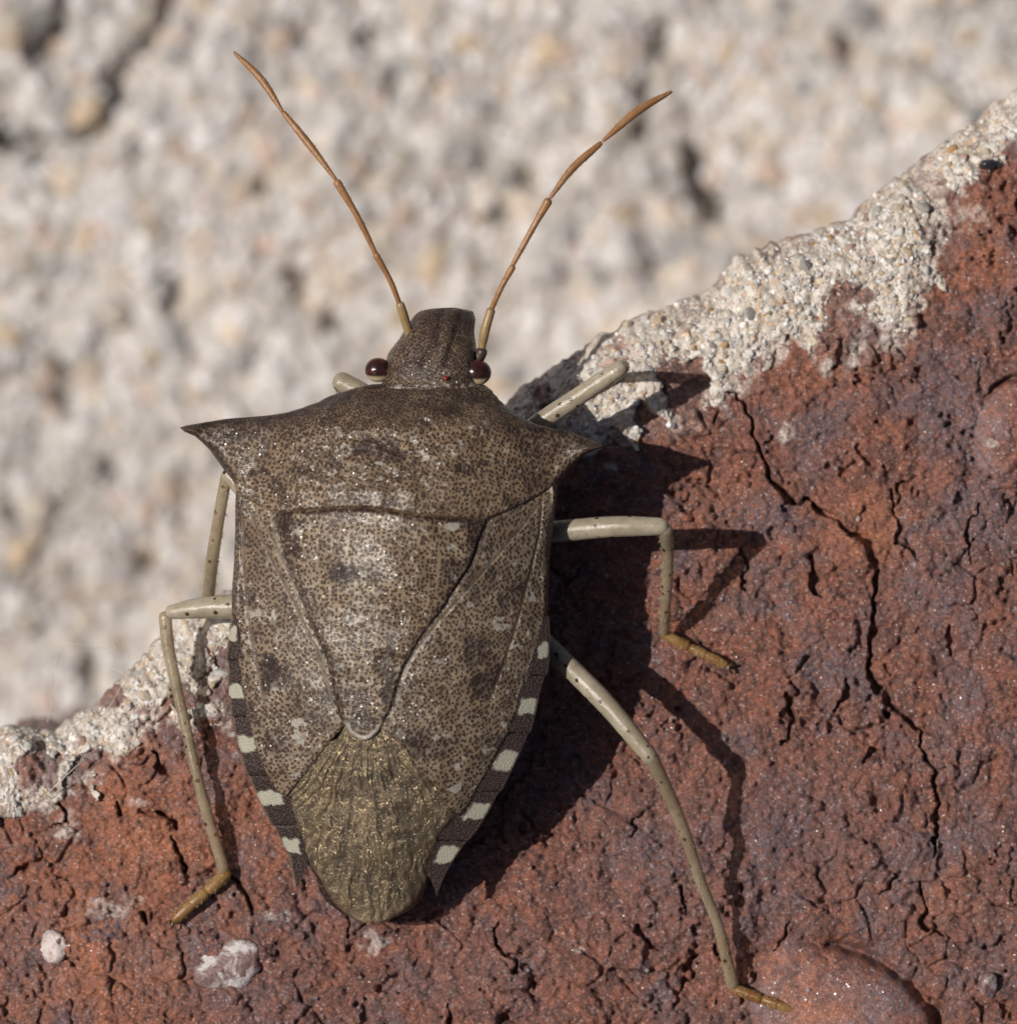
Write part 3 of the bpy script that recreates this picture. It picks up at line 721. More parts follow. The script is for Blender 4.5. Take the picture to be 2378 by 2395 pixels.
bR = ip([(719, 1066), (722, 1080), (725, 1098), (729, 1107), (746, 1112), (775, 1109), (808, 1113), (829, 1117), (850, 1117), (880, 1120), (896, 1122), (899, 1130), (903, 1138), (912, 1147), (928, 1160), (944, 1175), (966, 1200), (983, 1232), (994, 1260), (1002, 1291), (1006, 1322), (1016, 1347), (1025, 1369), (1034.5, 1400), (1045.5, 1411), (1053, 1388), (1066, 1363), (1094, 1338), (1119, 1316), (1138, 1303), (1163, 1295),
         (1200, 1285), (1441, 1265), (1582, 1250), (1715, 1210), (1835, 1150), (1938, 1085), (2000, 1035), (2051, 1000), (2072, 998), (2105, 984), (2128, 962), (2143, 932), (2152, 900)])
hx = ip([(719, 1056), (800, 1030), (905, 1006), (960, 970)])
rows = np.unique(np.concatenate([np.arange(719, 890, 2.5), np.arange(890, 1060, 1.3), np.arange(1060, 1180, 2.5), np.arange(1180, 1189, 1.5), [1189.0, 1190.0, 1191.2, 1193, 1196], np.arange(1200, 2150, 7.0), [2150, 2152]]))
ct = (1 - np.cos(np.linspace(0, math.pi, 220))) / 2 * 0.4 + np.linspace(0, 1, 220) * 0.6
S, Tc = np.meshgrid(rows, ct, indexing='ij')
x0 = bL(S) + Tc * (bR(S) - bL(S))
warp = np.clip(1 - np.abs(S - 1190) / 110, 0, 1) ** 1
Y = S + (ym(x0) - 1190) * warp
Y = Y + 13 * np.clip(1 - ((x0 - 1006) / 122) ** 2, 0, 1) * np.clip(1 - np.abs(S - 897) / 45, 0, 1)
rip = lambda y, ph: 2.6 * np.abs(np.sin(y / 4.6 + ph)) * sst(903, 915, y) * sst(992, 975, y)
X = (bL(Y) - rip(Y, 0)) + Tc * (bR(Y) + rip(Y, 1) - bL(Y) + rip(Y, 0))
# pigment of the thorax and head, plus shading painted on the pronotum front
def spots(X, Y, lst, jit=0.35, seed=201):
    f = np.zeros(X.shape); nz = fbm(X, Y, 45, 4, seed)
    for cx, cy, rx, ry, s in lst:
        d = np.hypot((X - cx) / rx, (Y - cy) / ry) + jit * nz
        f = np.maximum(f, s * sst(1.15, 0.55, d))
    return np.maximum(f, 0.6 * sst(0.30, 0.75, fbm(X, Y, 70, 4, seed + 9)))
# heights: head
hw = (bR(S) - bL(S)) / 2
th = np.clip(np.abs(Tc - 0.5) * 2, 0, 1)
zhead = zt(Y) + ROLL * (X - hx(Y)) / PXMM + ip([(719, 0.16), (760, 0.36), (850, 0.52), (905, 0.55)])(Y) * np.sqrt(np.clip(1 - th ** 2.6, 0, 1)) - 0.05
hd1, _ = seg_dist(X, Y, [(1035, 728), (1018, 800), (985, 850)]); hd2, _ = seg_dist(X, Y, [(1078, 728), (1060, 800), (1042, 850)])
zhead += 0.05 * np.exp(-((X - (1057 + (Y - 719) * -0.22)) / 20) ** 2) * sst(860, 800, Y) - 0.03 * np.exp(-(hd1 / 7) ** 2) - 0.03 * np.exp(-(hd2 / 7) ** 2)
zp = back_z(X, Y)
# anterior lobe, calluses and the thin raised margin of the pronotum
dm = ym(X) - Y
zp = zp - 0.22 * sst(1010, 910, Y) + 0.07
for cx, cy, rx, ry, h in [(820, 955, 60, 26, 0.08), (1020, 962, 60, 26, 0.08), (905, 1045, 90, 45, -0.04), (700, 1060, 80, 50, 0.03), (1180, 1085, 90, 50, 0.04)]:
    zp += h * np.exp(-((X - cx) / rx) ** 2 - ((Y - cy) / ry) ** 2)
edge_d = np.minimum((X - bL(Y)) , (bR(Y) - X)) / 10.0
zp += 0.03 * fbm(X, Y, 40, 3, 207)
tipL = np.exp(-((X - 420) / 60) ** 2 - ((Y - 1002) / 40) ** 2); tipR = np.exp(-((X - 1411) / 60) ** 2 - ((Y - 1045) / 40) ** 2)
zp += 0.12 * (tipL + tipR)
zp -= 0.10 * sst(12, 0, dm) ** 2
zab = back_z(X, Y) - 0.20 - 0.10 * sst(2060, 2150, Y)
Z = np.where(S <= 898, zhead, np.where(S <= 1190.0, zp, zab))
fmd = np.minimum(seg_dist(X, Y, [(420, 999), (531, 978), (631, 971), (713, 952), (807, 916)])[0], seg_dist(X, Y, [(1411, 1045), (1347, 1016), (1260, 994), (1175, 944)])[0])
fmd = np.minimum(fmd, np.minimum(seg_dist(X, Y, [(420, 999), (491, 1053), (538, 1116)])[0], seg_dist(X, Y, [(1411, 1045), (1338, 1094), (1303, 1138)])[0]))
Z = np.where((S > 898) & (S < 1180), Z - 0.13 * np.clip(1 - fmd / 26, 0, 1) ** 2, Z)
Z = np.where((S > 893) & (S <= 905), Z - 0.05 * np.exp(-((S - 900) / 3.0) ** 2), Z)
rd = np.clip(np.minimum(Tc, 1 - Tc) * (bR(S) - bL(S)), 0, None)
Z = Z - 0.10 * np.clip(1 - rd / 11, 0, 1) ** 2
Z = np.where(S < 898, Z - 0.10 * np.clip(1 - np.minimum(rd, (Y - 717) * 1.2) / 26, 0, 1) ** 2, Z)
dark = spots(X, Y, [(880, 1048, 50, 20, 0.8), (925, 1065, 26, 16, 0.75), (860, 1035, 26, 16, 0.6), (905, 1030, 26, 12, 0.5), (1090, 1098, 26, 14, 0.7), (1125, 1085, 20, 12, 0.6), (690, 1105, 40, 14, 0.45), (780, 1085, 30, 14, 0.35),
                    (790, 942, 46, 15, 0.75), (850, 935, 40, 12, 0.5), (985, 945, 40, 12, 0.7), (1045, 962, 50, 16, 0.7), (1120, 930, 50, 26, 0.75), (865, 905, 30, 12, 0.8), (1110, 912, 30, 14, 0.8), (960, 925, 160, 14, 0.35)])
fm = np.minimum(seg_dist(X, Y, [(420, 999), (531, 978), (631, 971), (713, 952), (807, 916)])[0], seg_dist(X, Y, [(1411, 1045), (1347, 1016), (1260, 994), (1175, 944)])[0])
hm = np.minimum(seg_dist(X, Y, [(420, 999), (491, 1053), (538, 1116)])[0], seg_dist(X, Y, [(1411, 1045), (1338, 1094), (1303, 1138)])[0])
dark = np.maximum(dark, 0.95 * sst(26, 8, fm + 6 * fbm(X, Y, 20, 2, 3)))
dark = np.maximum(dark, 0.55 * sst(95, 20, fm))
dark = np.maximum(dark, 0.9 * sst(20, 6, hm)); dark = np.maximum(dark, np.clip(1.3 * (tipL + tipR), 0, 1))
dark = np.maximum(dark, 0.42 * sst(1020, 930, Y + 20 * fbm(X, Y, 60, 3, 19)))  # brown front of the pronotum, deepened to paint in its sun shading
dark = np.where(S <= 898, 0.46 + 0.25 * sst(800, 735, Y) + 0.3 * np.exp(-(hd1 / 9) ** 2) + 0.3 * np.exp(-(hd2 / 9) ** 2), dark)
dark = np.where(S > 1190.5, 0.95, dark); dark = np.where((S > 884) & (S <= 899), 0.5, dark)
neckp = sst(-0.5, 0.25, fbm(X, Y, 40, 3, 29)) * sst(130, 70, np.abs(X - 1020))
pale = np.where((S > 884) & (S <= 899), 1.6 * neckp, 0.0) + 0.35 * np.exp(-((Y - 1060) / 45) ** 2 - ((X - 900) / 260) ** 2) * (S < 1180)
dark = np.where((S > 884) & (S <= 899), 0.5 * (1 - neckp), dark)
pale = np.where((S < 890) & (Y > 850), 0.25, pale)
nod = 0.9 * sst(0.5, 0.8, tipL + tipR) + np.where((dm < 5) & (S <= 1190), 0.7, 0.0)
pig = np.stack([dark, pale, np.clip(nod, 0, 1), 1 - sst(1010, 985, Y)], -1)
topb = P(X, Y, Z)
# underside
deep = ip([(719, 0.12), (800, 0.45), (905, 0.75), (1000, 1.2), (1200, 1.5), (1600, 1.35), (1900, 0.85), (2100, 0.45), (2152, 0.2)])
cw = (bL(S) + bR(S)) / 2; tt = np.clip(np.abs(X - (aL(Y) + aR(Y)) / 2) / ((aR(Y) - aL(Y)) / 2), 0, 1)
tt = np.where(S < 900, th, tt)
rim = zt(Y) + ROLL * (X - np.where(S < 900, hx(Y), (aL(Y) + aR(Y)) / 2)) / PXMM
zb = np.minimum(rim - deep(Y) * (1 - tt ** 2) - 0.03, Z - 0.06)
bot = P(X, Y, zb)
nb = topb.shape[0] * topb.shape[1]
idx = np.arange(nb).reshape(topb.shape[:2])
ring = np.concatenate([idx[0, :], idx[1:, -1], idx[-1, -2::-1], idx[-2:0:-1, 0]]); nx_ = np.roll(ring, -1)
qs = np.concatenate([grid_quads(*topb.shape[:2]), grid_quads(*topb.shape[:2], nb, True), np.stack([ring, nx_, nx_ + nb, ring + nb], -1)])
body = add('body', make_mesh('body', np.concatenate([topb.reshape(-1, 3), bot.reshape(-1, 3)]) - ROOT, qs, mat=M['body'],
           attrs={'pig': np.concatenate([pig.reshape(-1, 4), np.clip(pig.reshape(-1, 4) + [0.5, 0, 0, 0], 0, 1)])}), bug)

# scutellum
sL = ip([(1180, 640), (1203, 646), (1257, 657), (1313, 672), (1382, 700), (1444, 723), (1483, 740), (1537, 765), (1607, 781), (1657, 794), (1690, 804), (1715, 818), (1726, 832), (1731, 846)])
sR = ip([(1180, 1146), (1219, 1138), (1231, 1135), (1266, 1119), (1329, 1094), (1394, 1050), (1408, 1046), (1491, 984), (1561, 943), (1599, 930), (1648, 918), (1682, 901), (1711, 885), (1726, 870), (1731, 858)])
rows = np.concatenate([np.arange(1180, 1700, 4.0), np.arange(1700, 1731.5, 1.5), [1731.0]]); rows = np.unique(rows)
S, Tc = np.meshgrid(rows, np.linspace(0, 1, 130), indexing='ij')
X = sL(S) + Tc * (sR(S) - sL(S)); Y = S + (ym(X) - 1205) * np.clip(1 - (S - 1180) / 200, 0, 1)
X = sL(Y) + Tc * (sR(Y) - sL(Y))
def scut_z(X, Y):
    return back_z(X, Y) + 0.012 + 0.16 * np.exp(-((X - 890) / 150) ** 2 - ((Y - 1330) / 95) ** 2) + 0.02 * fbm(X, Y, 50, 3, 231)
Z = scut_z(X, Y)
rd = np.minimum(Tc, 1 - Tc) * (sR(Y) - sL(Y)); rd = np.minimum(rd, (1733 - Y) * 1.2)
Z = Z - 0.045 * np.clip(1 - rd / 8, 0, 1) ** 2 - 0.10 * sst(6, -12, Y - ym(X))
dark = spots(X, Y, [(665, 1225, 30, 22, 0.85), (1115, 1235, 34, 20, 0.85), (1108, 1262, 18, 26, 0.7), (690, 1280, 16, 34, 0.7), (810, 1340, 42, 24, 0.75), (850, 1330, 24, 14, 0.5), (870, 1345, 26, 14, 0.5),
                    (800, 1640, 14, 50, 0.6), (905, 1620, 16, 50, 0.7), (730, 1440, 14, 40, 0.5), (1050, 1350, 22, 40, 0.35), (860, 1690, 26, 18, 0.5), (780, 1205, 60, 10, 0.35)])
pale = spots(X, Y, [(700, 1235, 36, 18, 0.8), (1070, 1230, 30, 12, 0.9), (1060, 1290, 20, 30, 0.5), (830, 1480, 30, 40, 0.3), (880, 1560, 16, 60, 0.4)])
tipd, _ = seg_dist(X, Y, [(806, 1690), (822, 1716), (845, 1729), (862, 1727), (882, 1710), (897, 1686)])
tipm = sst(9, 4, tipd + 2 * fbm(X, Y, 14, 2, 3)) * sst(1682, 1698, Y)
pig = np.stack([dark * (1 - tipm), pale + 1.6 * tipm, tipm], -1)
dark = np.maximum(dark, 0.7 * sst(10, 4, Y - ym(X))); dark = np.maximum(dark, 0.45 * sst(26, 8, rd) * (1 - tipm))
pig[..., 0] = dark * (1 - tipm)
scut = plate('scutellum', P(X, Y, Z), 0.05, M['scut'], ROOT, {'pig': pig}, bug)

# forewings: leathery corium with the glassy membrane behind it
def wing(side, outer, inner, y0, y1, lines, darks, pales):
    rows = np.unique(np.concatenate([np.arange(y0, y1, 3.5), [y1]]))
    S, Tc = np.meshgrid(rows, np.linspace(0, 1, 110), indexing='ij')
    o, i = outer(S) + side * 5 * sst(1480, 1530, S) * sst(y1 + 4, y1 - 40, S), inner(S); X = o + Tc * (i - o); Y = S
    Z = back_z(X, Y) - 0.02 + 0.02 * fbm(X, Y, 60, 3, 251 + side) + 0.0
    rd = np.minimum(np.abs(X - o), np.abs(X - i) + 3)
    Z = Z - 0.07 * np.clip(1 - np.abs(X - o) / 9, 0, 1) ** 2 - 0.03 * np.clip(1 - np.abs(X - i) / 12, 0, 1) ** 2
    Z = Z + 0.03 * np.exp(-((np.abs(X - o) - 11) / 5) ** 2) * sst(1480, 1400, Y)
    dark = spots(X, Y, darks); pale = spots(X, Y, pales); nod = np.zeros_like(X)
    for pts, dep, w, bare, dk in lines:
        d, _ = seg_dist(X, Y, pts)
        Z = Z - dep * np.exp(-(d / w) ** 2); nod = np.maximum(nod, 0.9 * sst(bare, bare * 0.5, d)); dark = np.maximum(dark, dk * np.exp(-(d / (w * 0.8)) ** 2))
    inn_ = np.abs(X - i); Z = Z - 0.05 * np.clip(1 - inn_ / 34, 0, 1) ** 2 * sst(1715, 1660, Y)
    dark = np.maximum(dark, 0.85 * sst(15, 9, inn_) * sst(1700, 1680, Y)); nod = np.maximum(nod, 0.8 * sst(30, 20, inn_) * sst(14, 18, inn_))
    dark = np.maximum(dark, 0.55 * sst(16, 5, np.abs(X - o)) * sst(1500, 1440, Y))
    top = P(X, Y, Z); pg = np.stack([dark, pale, nod], -1)
    if side > 0: top, pg = top[:, ::-1].copy(), pg[:, ::-1].copy()
    return plate('forewing', top, 0.05, M['wing'], ROOT, {'pig': pg}, bug)
wLo = ip([(1140, 553), (1178, 550), (1241, 550), (1319, 547), (1382, 542), (1444, 542), (1470, 546), (1495, 549), (1545, 558), (1615, 567), (1690, 582), (1744, 597), (1773, 611), (1814, 628), (1851, 649), (1863, 664)])
wLi = ip([(1140, 632), (1203, 652), (1257, 664), (1313, 680), (1382, 708), (1444, 731), (1483, 748), (1537, 773), (1607, 789), (1657, 802), (1690, 810), (1712, 793), (1744, 762), (1785, 733), (1826, 699), (1855, 675), (1863, 668)])
wl = wing(-1, wLo, wLi, 1140, 1863,
     [([(575, 1180), (625, 1290), (680, 1400), (740, 1520), (775, 1640)], 0.02, 3.5, 6, 0.4), ([(590, 1180), (650, 1290), (700, 1400), (755, 1510)], 0.015, 3, 4, 0.2),
      ([(563, 1190), (568, 1300), (574, 1390), (585, 1480), (600, 1560), (615, 1640)], 0.03, 4, 5, 0.4)],
     [(630, 1560, 26, 44, 0.95), (660, 1590, 30, 30, 0.6), (620, 1605, 14, 30, 0.8), (700, 1660, 30, 20, 0.3), (750, 1690, 30, 22, 0.3), (600, 1700, 16, 40, 0.25)],
     [(585, 1430, 30, 20, 0.7), (575, 1500, 12, 30, 0.6), (645, 1610, 24, 20, 0.6), (700, 1710, 22, 40, 0.8), (660, 1690, 20, 20, 0.5), (690, 1820, 26, 16, 0.7), (620, 1440, 30, 20, 0.5)])
wRo = ip([(1128, 1303), (1150, 1304), (1200, 1297), (1275, 1288), (1354, 1283), (1425, 1282), (1466, 1277), (1508, 1264), (1557, 1248), (1611, 1227), (1657, 1210), (1706, 1190), (1756, 1165), (1806, 1136), (1851, 1111), (1897, 1086), (1908, 1077)])
wRi = ip([(1128, 1160), (1219, 1131), (1231, 1128), (1266, 1113), (1329, 1088), (1394, 1043), (1408, 1038), (1491, 977), (1561, 936), (1599, 923), (1648, 911), (1682, 894), (1705, 890), (1727, 918), (1752, 947), (1793, 977), (1827, 1006), (1851, 1027), (1889, 1052), (1908, 1073)])
wr_ = wing(1, wRo, wRi, 1128, 1908,
     [([(1265, 1175), (1215, 1240), (1120, 1350), (1030, 1450), (960, 1540), (930, 1600)], 0.02, 4, 8, 0.3), ([(1268, 1170), (1262, 1250), (1238, 1350), (1212, 1450), (1180, 1550), (1145, 1640)], 0.03, 3.5, 5, 0.6),
      ([(1290, 1160), (1284, 1250), (1272, 1340)], 0.03, 4, 5, 0.5)],
     [(1125, 1600, 34, 40, 0.8), (1150, 1570, 16, 40, 0.6), (1100, 1560, 26, 20, 0.4), (1280, 1260, 10, 80, 0.7), (950, 1620, 30, 40, 0.25), (960, 1720, 50, 20, 0.35)],
     [(1170, 1460, 24, 30, 0.8), (1200, 1510, 18, 16, 0.8), (1245, 1410, 10, 30, 0.6), (1180, 1680, 12, 24, 0.8), (1030, 1720, 30, 20, 0.6), (1000, 1760, 16, 14, 0.8), (1080, 1790, 20, 20, 0.7), (1060, 1840, 24, 16, 0.6), (940, 1715, 14, 14, 0.8)])
for o, n_ in ((wl, -1), (wr_, 1)): pass

# membrane (the two overlap into one glassy tail)
mL = ip([(1680, 815), (1727, 790), (1744, 745), (1785, 715), (1826, 688), (1860, 672), (1897, 682), (1947, 698), (1996, 707), (2029, 724), (2051, 747), (2080, 760), (2108, 778), (2132, 802), (2149, 824), (2156, 836), (2159, 846)])
mR = ip([(1680, 885), (1727, 935), (1793, 990), (1860, 1042), (1908, 1068), (1930, 1046), (1955, 1027), (2000, 1012), (2046, 1001), (2075, 990), (2105, 974), (2131, 947), (2149, 917), (2156, 903), (2159, 893)])
rows = np.arange(1680, 2159.5, 3.0)
S, Tc = np.meshgrid(rows, np.linspace(0, 1, 150), indexing='ij')
X = mL(S) + Tc * (mR(S) - mL(S)); Y = S
ang = np.arctan2(X - 850, Y - 1640); rad = np.hypot(X - 850, Y - 1640)
folds = fbm(ang * 900 + 46 * fbm(X, Y, 70, 3, 263), rad * 0.30, 26, 4, 261, 0.6)
Z = back_z(X, Y) - 0.075 + 0.018 * folds * sst(1700, 1800, Y) + 0.04 * fbm(X, Y, 90, 3, 265) + 0.012 * fbm(X, Y, 14, 3, 266) + 0.025 * sst(1760, 1700, Y)
rd = np.minimum(X - mL(S), mR(S) - X); Z -= 0.05 * np.clip(1 - rd / 12, 0, 1) ** 2
fade = sst(2090, 2150, Y + 12 * fbm(X, Y, 60, 2, 4))
memb = plate('wing_membrane', P(X, Y, Z), 0.02, M['membrane'], ROOT, {'pig': np.stack([folds * 0.5 + 0.5, fade, fade * 0], -1)}, bug)
memb['label'] = 'bronze wrinkled glassy wing tip'

# connexivum: banded abdominal edge, one plate for each segment
cLo = ip([(1440, 542), (1462, 539), (1495, 533), (1536, 528), (1544, 528), (1550, 532), (1599, 533), (1657, 538), (1672, 540), (1680, 545), (1706, 547), (1752, 560), (1793, 570), (1811, 576), (1818, 584), (1839, 591), (1893, 616), (1926, 632), (1934, 641), (1967, 657), (2000, 676), (2038, 682), (2079, 692)])
cLi = ip([(1440, 552), (1495, 560), (1545, 570), (1615, 580), (1690, 596), (1744, 612), (1814, 642), (1851, 664), (1862, 680), (1897, 692), (1947, 706), (1996, 716), (2025, 722), (2054, 708), (2079, 694)])
cRo = ip([(1440, 1284), (1483, 1287), (1545, 1285), (1576, 1280), (1584, 1273), (1615, 1264), (1665, 1254), (1711, 1242), (1719, 1234), (1756, 1219), (1793, 1202), (1835, 1181), (1848, 1175), (1856, 1165), (1897, 1144), (1938, 1119), (1962, 1100), (1971, 1089), (2000, 1069), (2038, 1045), (2067, 1032), (2096, 1022)])
cRi = ip([(1440, 1272), (1508, 1252), (1557, 1236), (1611, 1215), (1657, 1198), (1706, 1178), (1756, 1153), (1806, 1124), (1851, 1099), (1897, 1074), (1908, 1060), (1930, 1040), (1955, 1020), (2000, 1003), (2046, 998), (2060, 1008), (2079, 1016), (2096, 1020)])
def connex(side, outer, inner, cuts, pales):
    for k in range(len(cuts) - 1):
        a, b_ = cuts[k], cuts[k + 1]
        rows = np.linspace(a, b_, 46); S, Tc = np.meshgrid(rows, np.linspace(0, 1, 26), indexing='ij')
        o, i = outer(S), inner(S); X = o + Tc * (i - o); Y = S + 0.0
        Z = back_z(X, Y) * 0 + zt(Y) + ROLL * (X - (aL(Y) + aR(Y)) / 2) / PXMM
        dd = np.abs(X - o)
        Z = Z + 0.55 * dd / PXMM * zh(Y) + 0.02
        Z = Z - 0.05 * np.clip(1 - dd / 6, 0, 1) ** 2 - 0.045 * np.clip(1 - np.minimum(Y - a, b_ - Y) / 5, 0, 1) ** 2
        p0, p1 = pales[k]
        yy = Y + 6 * fbm(X, Y, 22, 3, 271)
        wd = np.abs(o - i); pc, ph = (p0 + p1) / 2, (p1 - p0) / 2
        se = (np.abs((yy - pc) / ph) ** 3.5 + np.abs((dd + 4 * fbm(X, Y, 16, 2, 275) - wd * 0.36) / (wd * 0.36 + 1)) ** 3.5) ** (1 / 3.5)
        pl = sst(1.12, 0.92, se)
        rim_ = sst(5, 2, dd) * (0.7 if side > 0 else 0.25)
        top = P(X, Y, Z); pg = np.stack([1 - pl, pl, rim_], -1)
        if side > 0: top, pg = top[:, ::-1].copy(), pg[:, ::-1].copy()
        plate('abdomen_segment_edge', top, 0.07, M['connex'], ROOT, {'pig': pg}, bug)
connex(-1, cLo, cLi, [1440, 1544, 1676, 1814, 1930, 2079], [(1470, 1496), (1601, 1632), (1725, 1760), (1849, 1882), (1959, 1994)])
connex(1, cRo, cRi, [1440, 1580, 1715, 1852, 1967, 2096], [(1503, 1537), (1632, 1669), (1758, 1800), (1878, 1918), (1982, 2019)])

# eyes, ocellus
def ellipsoid(name, c, r, mat, parent, sub=4):
    bm = bmesh.new(); bmesh.ops.create_icosphere(bm, subdivisions=sub, radius=1.0)
    v = np.array([x.co[:] for x in bm.verts]) * r; f = np.array([[q_.index for q_ in p.verts] for p in bm.faces]); bm.free()
    o = add(name, make_mesh(name, v, tris=f, mat=mat), parent); o.location = np.array(c) - ROOT; return o
ellipsoid('compound_eye', P(884, 865, 1.25), (0.235, 0.22, 0.20), M['eye'], bug)
ellipsoid('compound_eye', P(1114, 871, 1.60), (0.265, 0.235, 0.21), M['eye'], bug)
ellipsoid('ocellus', P(1042, 884, 2.02), (0.045, 0.04, 0.04), M['ocellus'], bug, 3)

# antennae: five joints each
def bristles(path, rad, count, length, seed, lo=0.1, hi=1.0, r0=0.008):
    r = np.random.default_rng(seed); V, Q = [], []; off = 0
    path = np.asarray(path); T = np.gradient(path, axis=0); T /= np.linalg.norm(T, axis=1)[:, None]
    for k in range(count):
        i = int(r.uniform(lo, hi) * (len(path) - 1)); t = T[i]
        d = r.normal(size=3); d -= (d @ t) * t; d /= np.linalg.norm(d)
        a = path[i] + d * rad[i] * 0.9; L = length * r.uniform(0.7, 1.3)
        b_ = a + (d * 0.8 + t * 0.6) * L
        s = np.cross(d, t); s /= np.linalg.norm(s); s2 = np.cross(s, d)
        V += [a + s * r0, a - s * r0 * 0.5 + t * r0, a - s * r0 * 0.5 - t * r0, b_]
        Q += [(off, off + 1, off + 3), (off + 1, off + 2, off + 3), (off + 2, off, off + 3)]; off += 4
    return np.array(V), np.array(Q)
def joint(name, pts, widths, mat, parent, n=10, hairs=0, hl=0.06, seed=1, slim=1.0):
    p = np.array([P(*q_) for q_ in pts]); path = catmull(p, n) if len(p) > 2 else np.linspace(p[0], p[1], 3 * n)
    w = np.interp(np.linspace(0, 1, len(path)), np.linspace(0, 1, len(widths)), widths) / PXMM / 2 * slim
    o = tube(name, path, w, mat, ROOT, parent, 16)
    if hairs:
        v, t = bristles(path, w, hairs, hl, seed)
        h = add('bristles', make_mesh('bristles', v - ROOT, tris=t, mat=M['seta']), parent); h['kind'] = 'stuff'
    return o
def antenna(segs, sock, seed):
    e = bpy.data.objects.new('antenna', None); link(e, bug)
    joint('antenna_socket', [sock[0], sock[1]], [30, 26], M['antennifer'], e)
    for k, (pts, w) in enumerate(segs):
        joint('antenna_segment', pts, w, M['scape'] if k == 0 else M['ant'], e, hairs=(0, 26, 40, 70, 80)[k], hl=0.045, seed=seed + k)
antenna([([(962, 800, 1.25), (946, 745, 1.4), (936, 713, 1.5)], [18, 21, 22, 21]), ([(934, 710, 1.5), (912, 655, 1.7), (880, 597, 1.85)], [12, 13, 13, 16]),
         ([(878, 592, 1.85), (838, 510, 2.0), (789, 427, 2.1)], [11, 14, 15, 20]), ([(784, 418, 2.1), (725, 340, 2.05), (664, 264, 1.9)], [9, 14, 18, 17, 12]),
         ([(660, 259, 1.9), (610, 184, 1.75), (548, 122, 1.5)], [8, 15, 18, 17, 14, 7])], ((985, 850, 1.15), (966, 812, 1.22)), 900)
antenna([([(1127, 812, 1.5), (1135, 770, 1.6), (1147, 727, 1.65)], [17, 22, 22, 22]), ([(1150, 721, 1.65), (1172, 672, 1.8), (1198, 625, 1.9)], [12, 13, 13, 16]),
         ([(1200, 617, 1.9), (1242, 540, 2.0), (1281, 471, 2.1)], [11, 14, 15, 21]), ([(1287, 461, 2.1), (1340, 392, 2.05), (1404, 335, 1.95)], [9, 14, 18, 18, 12]),
         ([(1411, 328, 1.95), (1491, 259, 1.8), (1569, 214, 1.6)], [8, 16, 20, 19, 15, 8])], ((1112, 850, 1.4), (1127, 822, 1.5)), 950)

# legs: femur, tibia, three-jointed tarsus with claws
def bz(x, y): return float(brick_z(np.array([x * 1.0]), np.array([y * 1.0]), False)[0])
def leg(femur, fw, tibia, tw, tarsus, sw, seed, hairs=40):
    e = bpy.data.objects.new('leg', None); link(e, bug)
    joint('femur', femur, fw, M['femur'], e, hairs=hairs // 2, hl=0.05, seed=seed + 50, slim=0.93)
    joint('tibia', tibia, tw, M['tibia'], e, hairs=hairs * 3, hl=0.085, seed=seed, slim=0.9)
    ta = catmull(np.array(tarsus, float), 12); n_ = len(ta)
    for a, b_, k in ((0, 0.42, 0), (0.42, 0.62, 1), (0.62, 1.0, 2)):
        pts = ta[int(a * (n_ - 1)):int(b_ * (n_ - 1)) + 1][:: 4 if k != 1 else 3]
        ws = [sw * 0.92, sw, sw * 1.0] if k != 2 else [sw * 0.92, sw * 1.0, sw * 0.8]
        joint('tarsus_joint', [tuple(q_) for q_ in pts], ws, M['tarsus'], e, n=6, hairs=34 if hairs else 0, hl=0.07, seed=seed + 3 + k)
    d = ta[-1] - ta[-4]; d[:2] /= np.linalg.norm(d[:2]); p0 = ta[-1]
    for s in (-1, 1):
        side = np.array([-d[1], d[0]]) * s
        c1 = p0[:2] + d[:2] * 8 + side * 7; c2 = p0[:2] + d[:2] * 18 + side * 11
        joint('claw', [tuple(p0), (*c1, p0[2] + 0.01), (*c2, p0[2] - 0.06)], [9, 7, 2], M['claw'], e, n=5)
# right hind
leg([(1215, 1450, 1.35), (1300, 1530, 1.55), (1420, 1650, 2.0), (1520, 1772, 2.15)], [50, 52, 52, 52, 48, 42],
    [(1524, 1775, 2.15), (1563, 1857, 1.75), (1603, 1955, 1.35), (1639, 2065, 0.95), (1676, 2156, 0.65), (1698, 2240, 0.42), (1713, 2304, bz(1713, 2304) + 0.2)], [38, 35, 31, 29, 28, 31, 33],
    [(1714, 2312, bz(1713, 2304) + 0.17), (1774, 2335, bz(1774, 2335) + 0.22), (1829, 2353, bz(1829, 2353) + 0.28), (1876, 2374, bz(1876, 2374) + 0.2)], 27, 1000)
# right middle
leg([(1220, 1246, 1.2), (1310, 1242, 1.6), (1430, 1232, 1.95), (1548, 1231, 2.05)], [54, 54, 55, 54, 52, 44],
    [(1557, 1240, 2.03), (1561, 1300, 1.5), (1557, 1400, 0.85), (1552, 1478, bz(1552, 1478) + 0.35)], [38, 33, 30, 28, 27],
    [(1554, 1484, bz(1552, 1484) + 0.3), (1605, 1510, bz(1605, 1510) + 0.2), (1660, 1537, bz(1660, 1537) + 0.18), (1702, 1558, bz(1702, 1558) + 0.15)], 24, 1010)
# right front
leg([(1180, 1045, 1.05), (1270, 982, 1.25), (1360, 922, 1.45), (1452, 860, 1.6)], [46, 47, 47, 46, 45, 40],
    [(1456, 858, 1.58), (1456, 862, 0.9), (1448, 872, 0.1), (1440, 882, bz(1440, 882) + 0.3)], [36, 30, 28, 26],
    [(1438, 884, bz(1438, 884) + 0.28), (1410, 900, bz(1410, 900) + 0.22), (1385, 915, bz(1385, 915) + 0.2), (1360, 930, bz(1360, 930) + 0.2)], 22, 1020, 20)
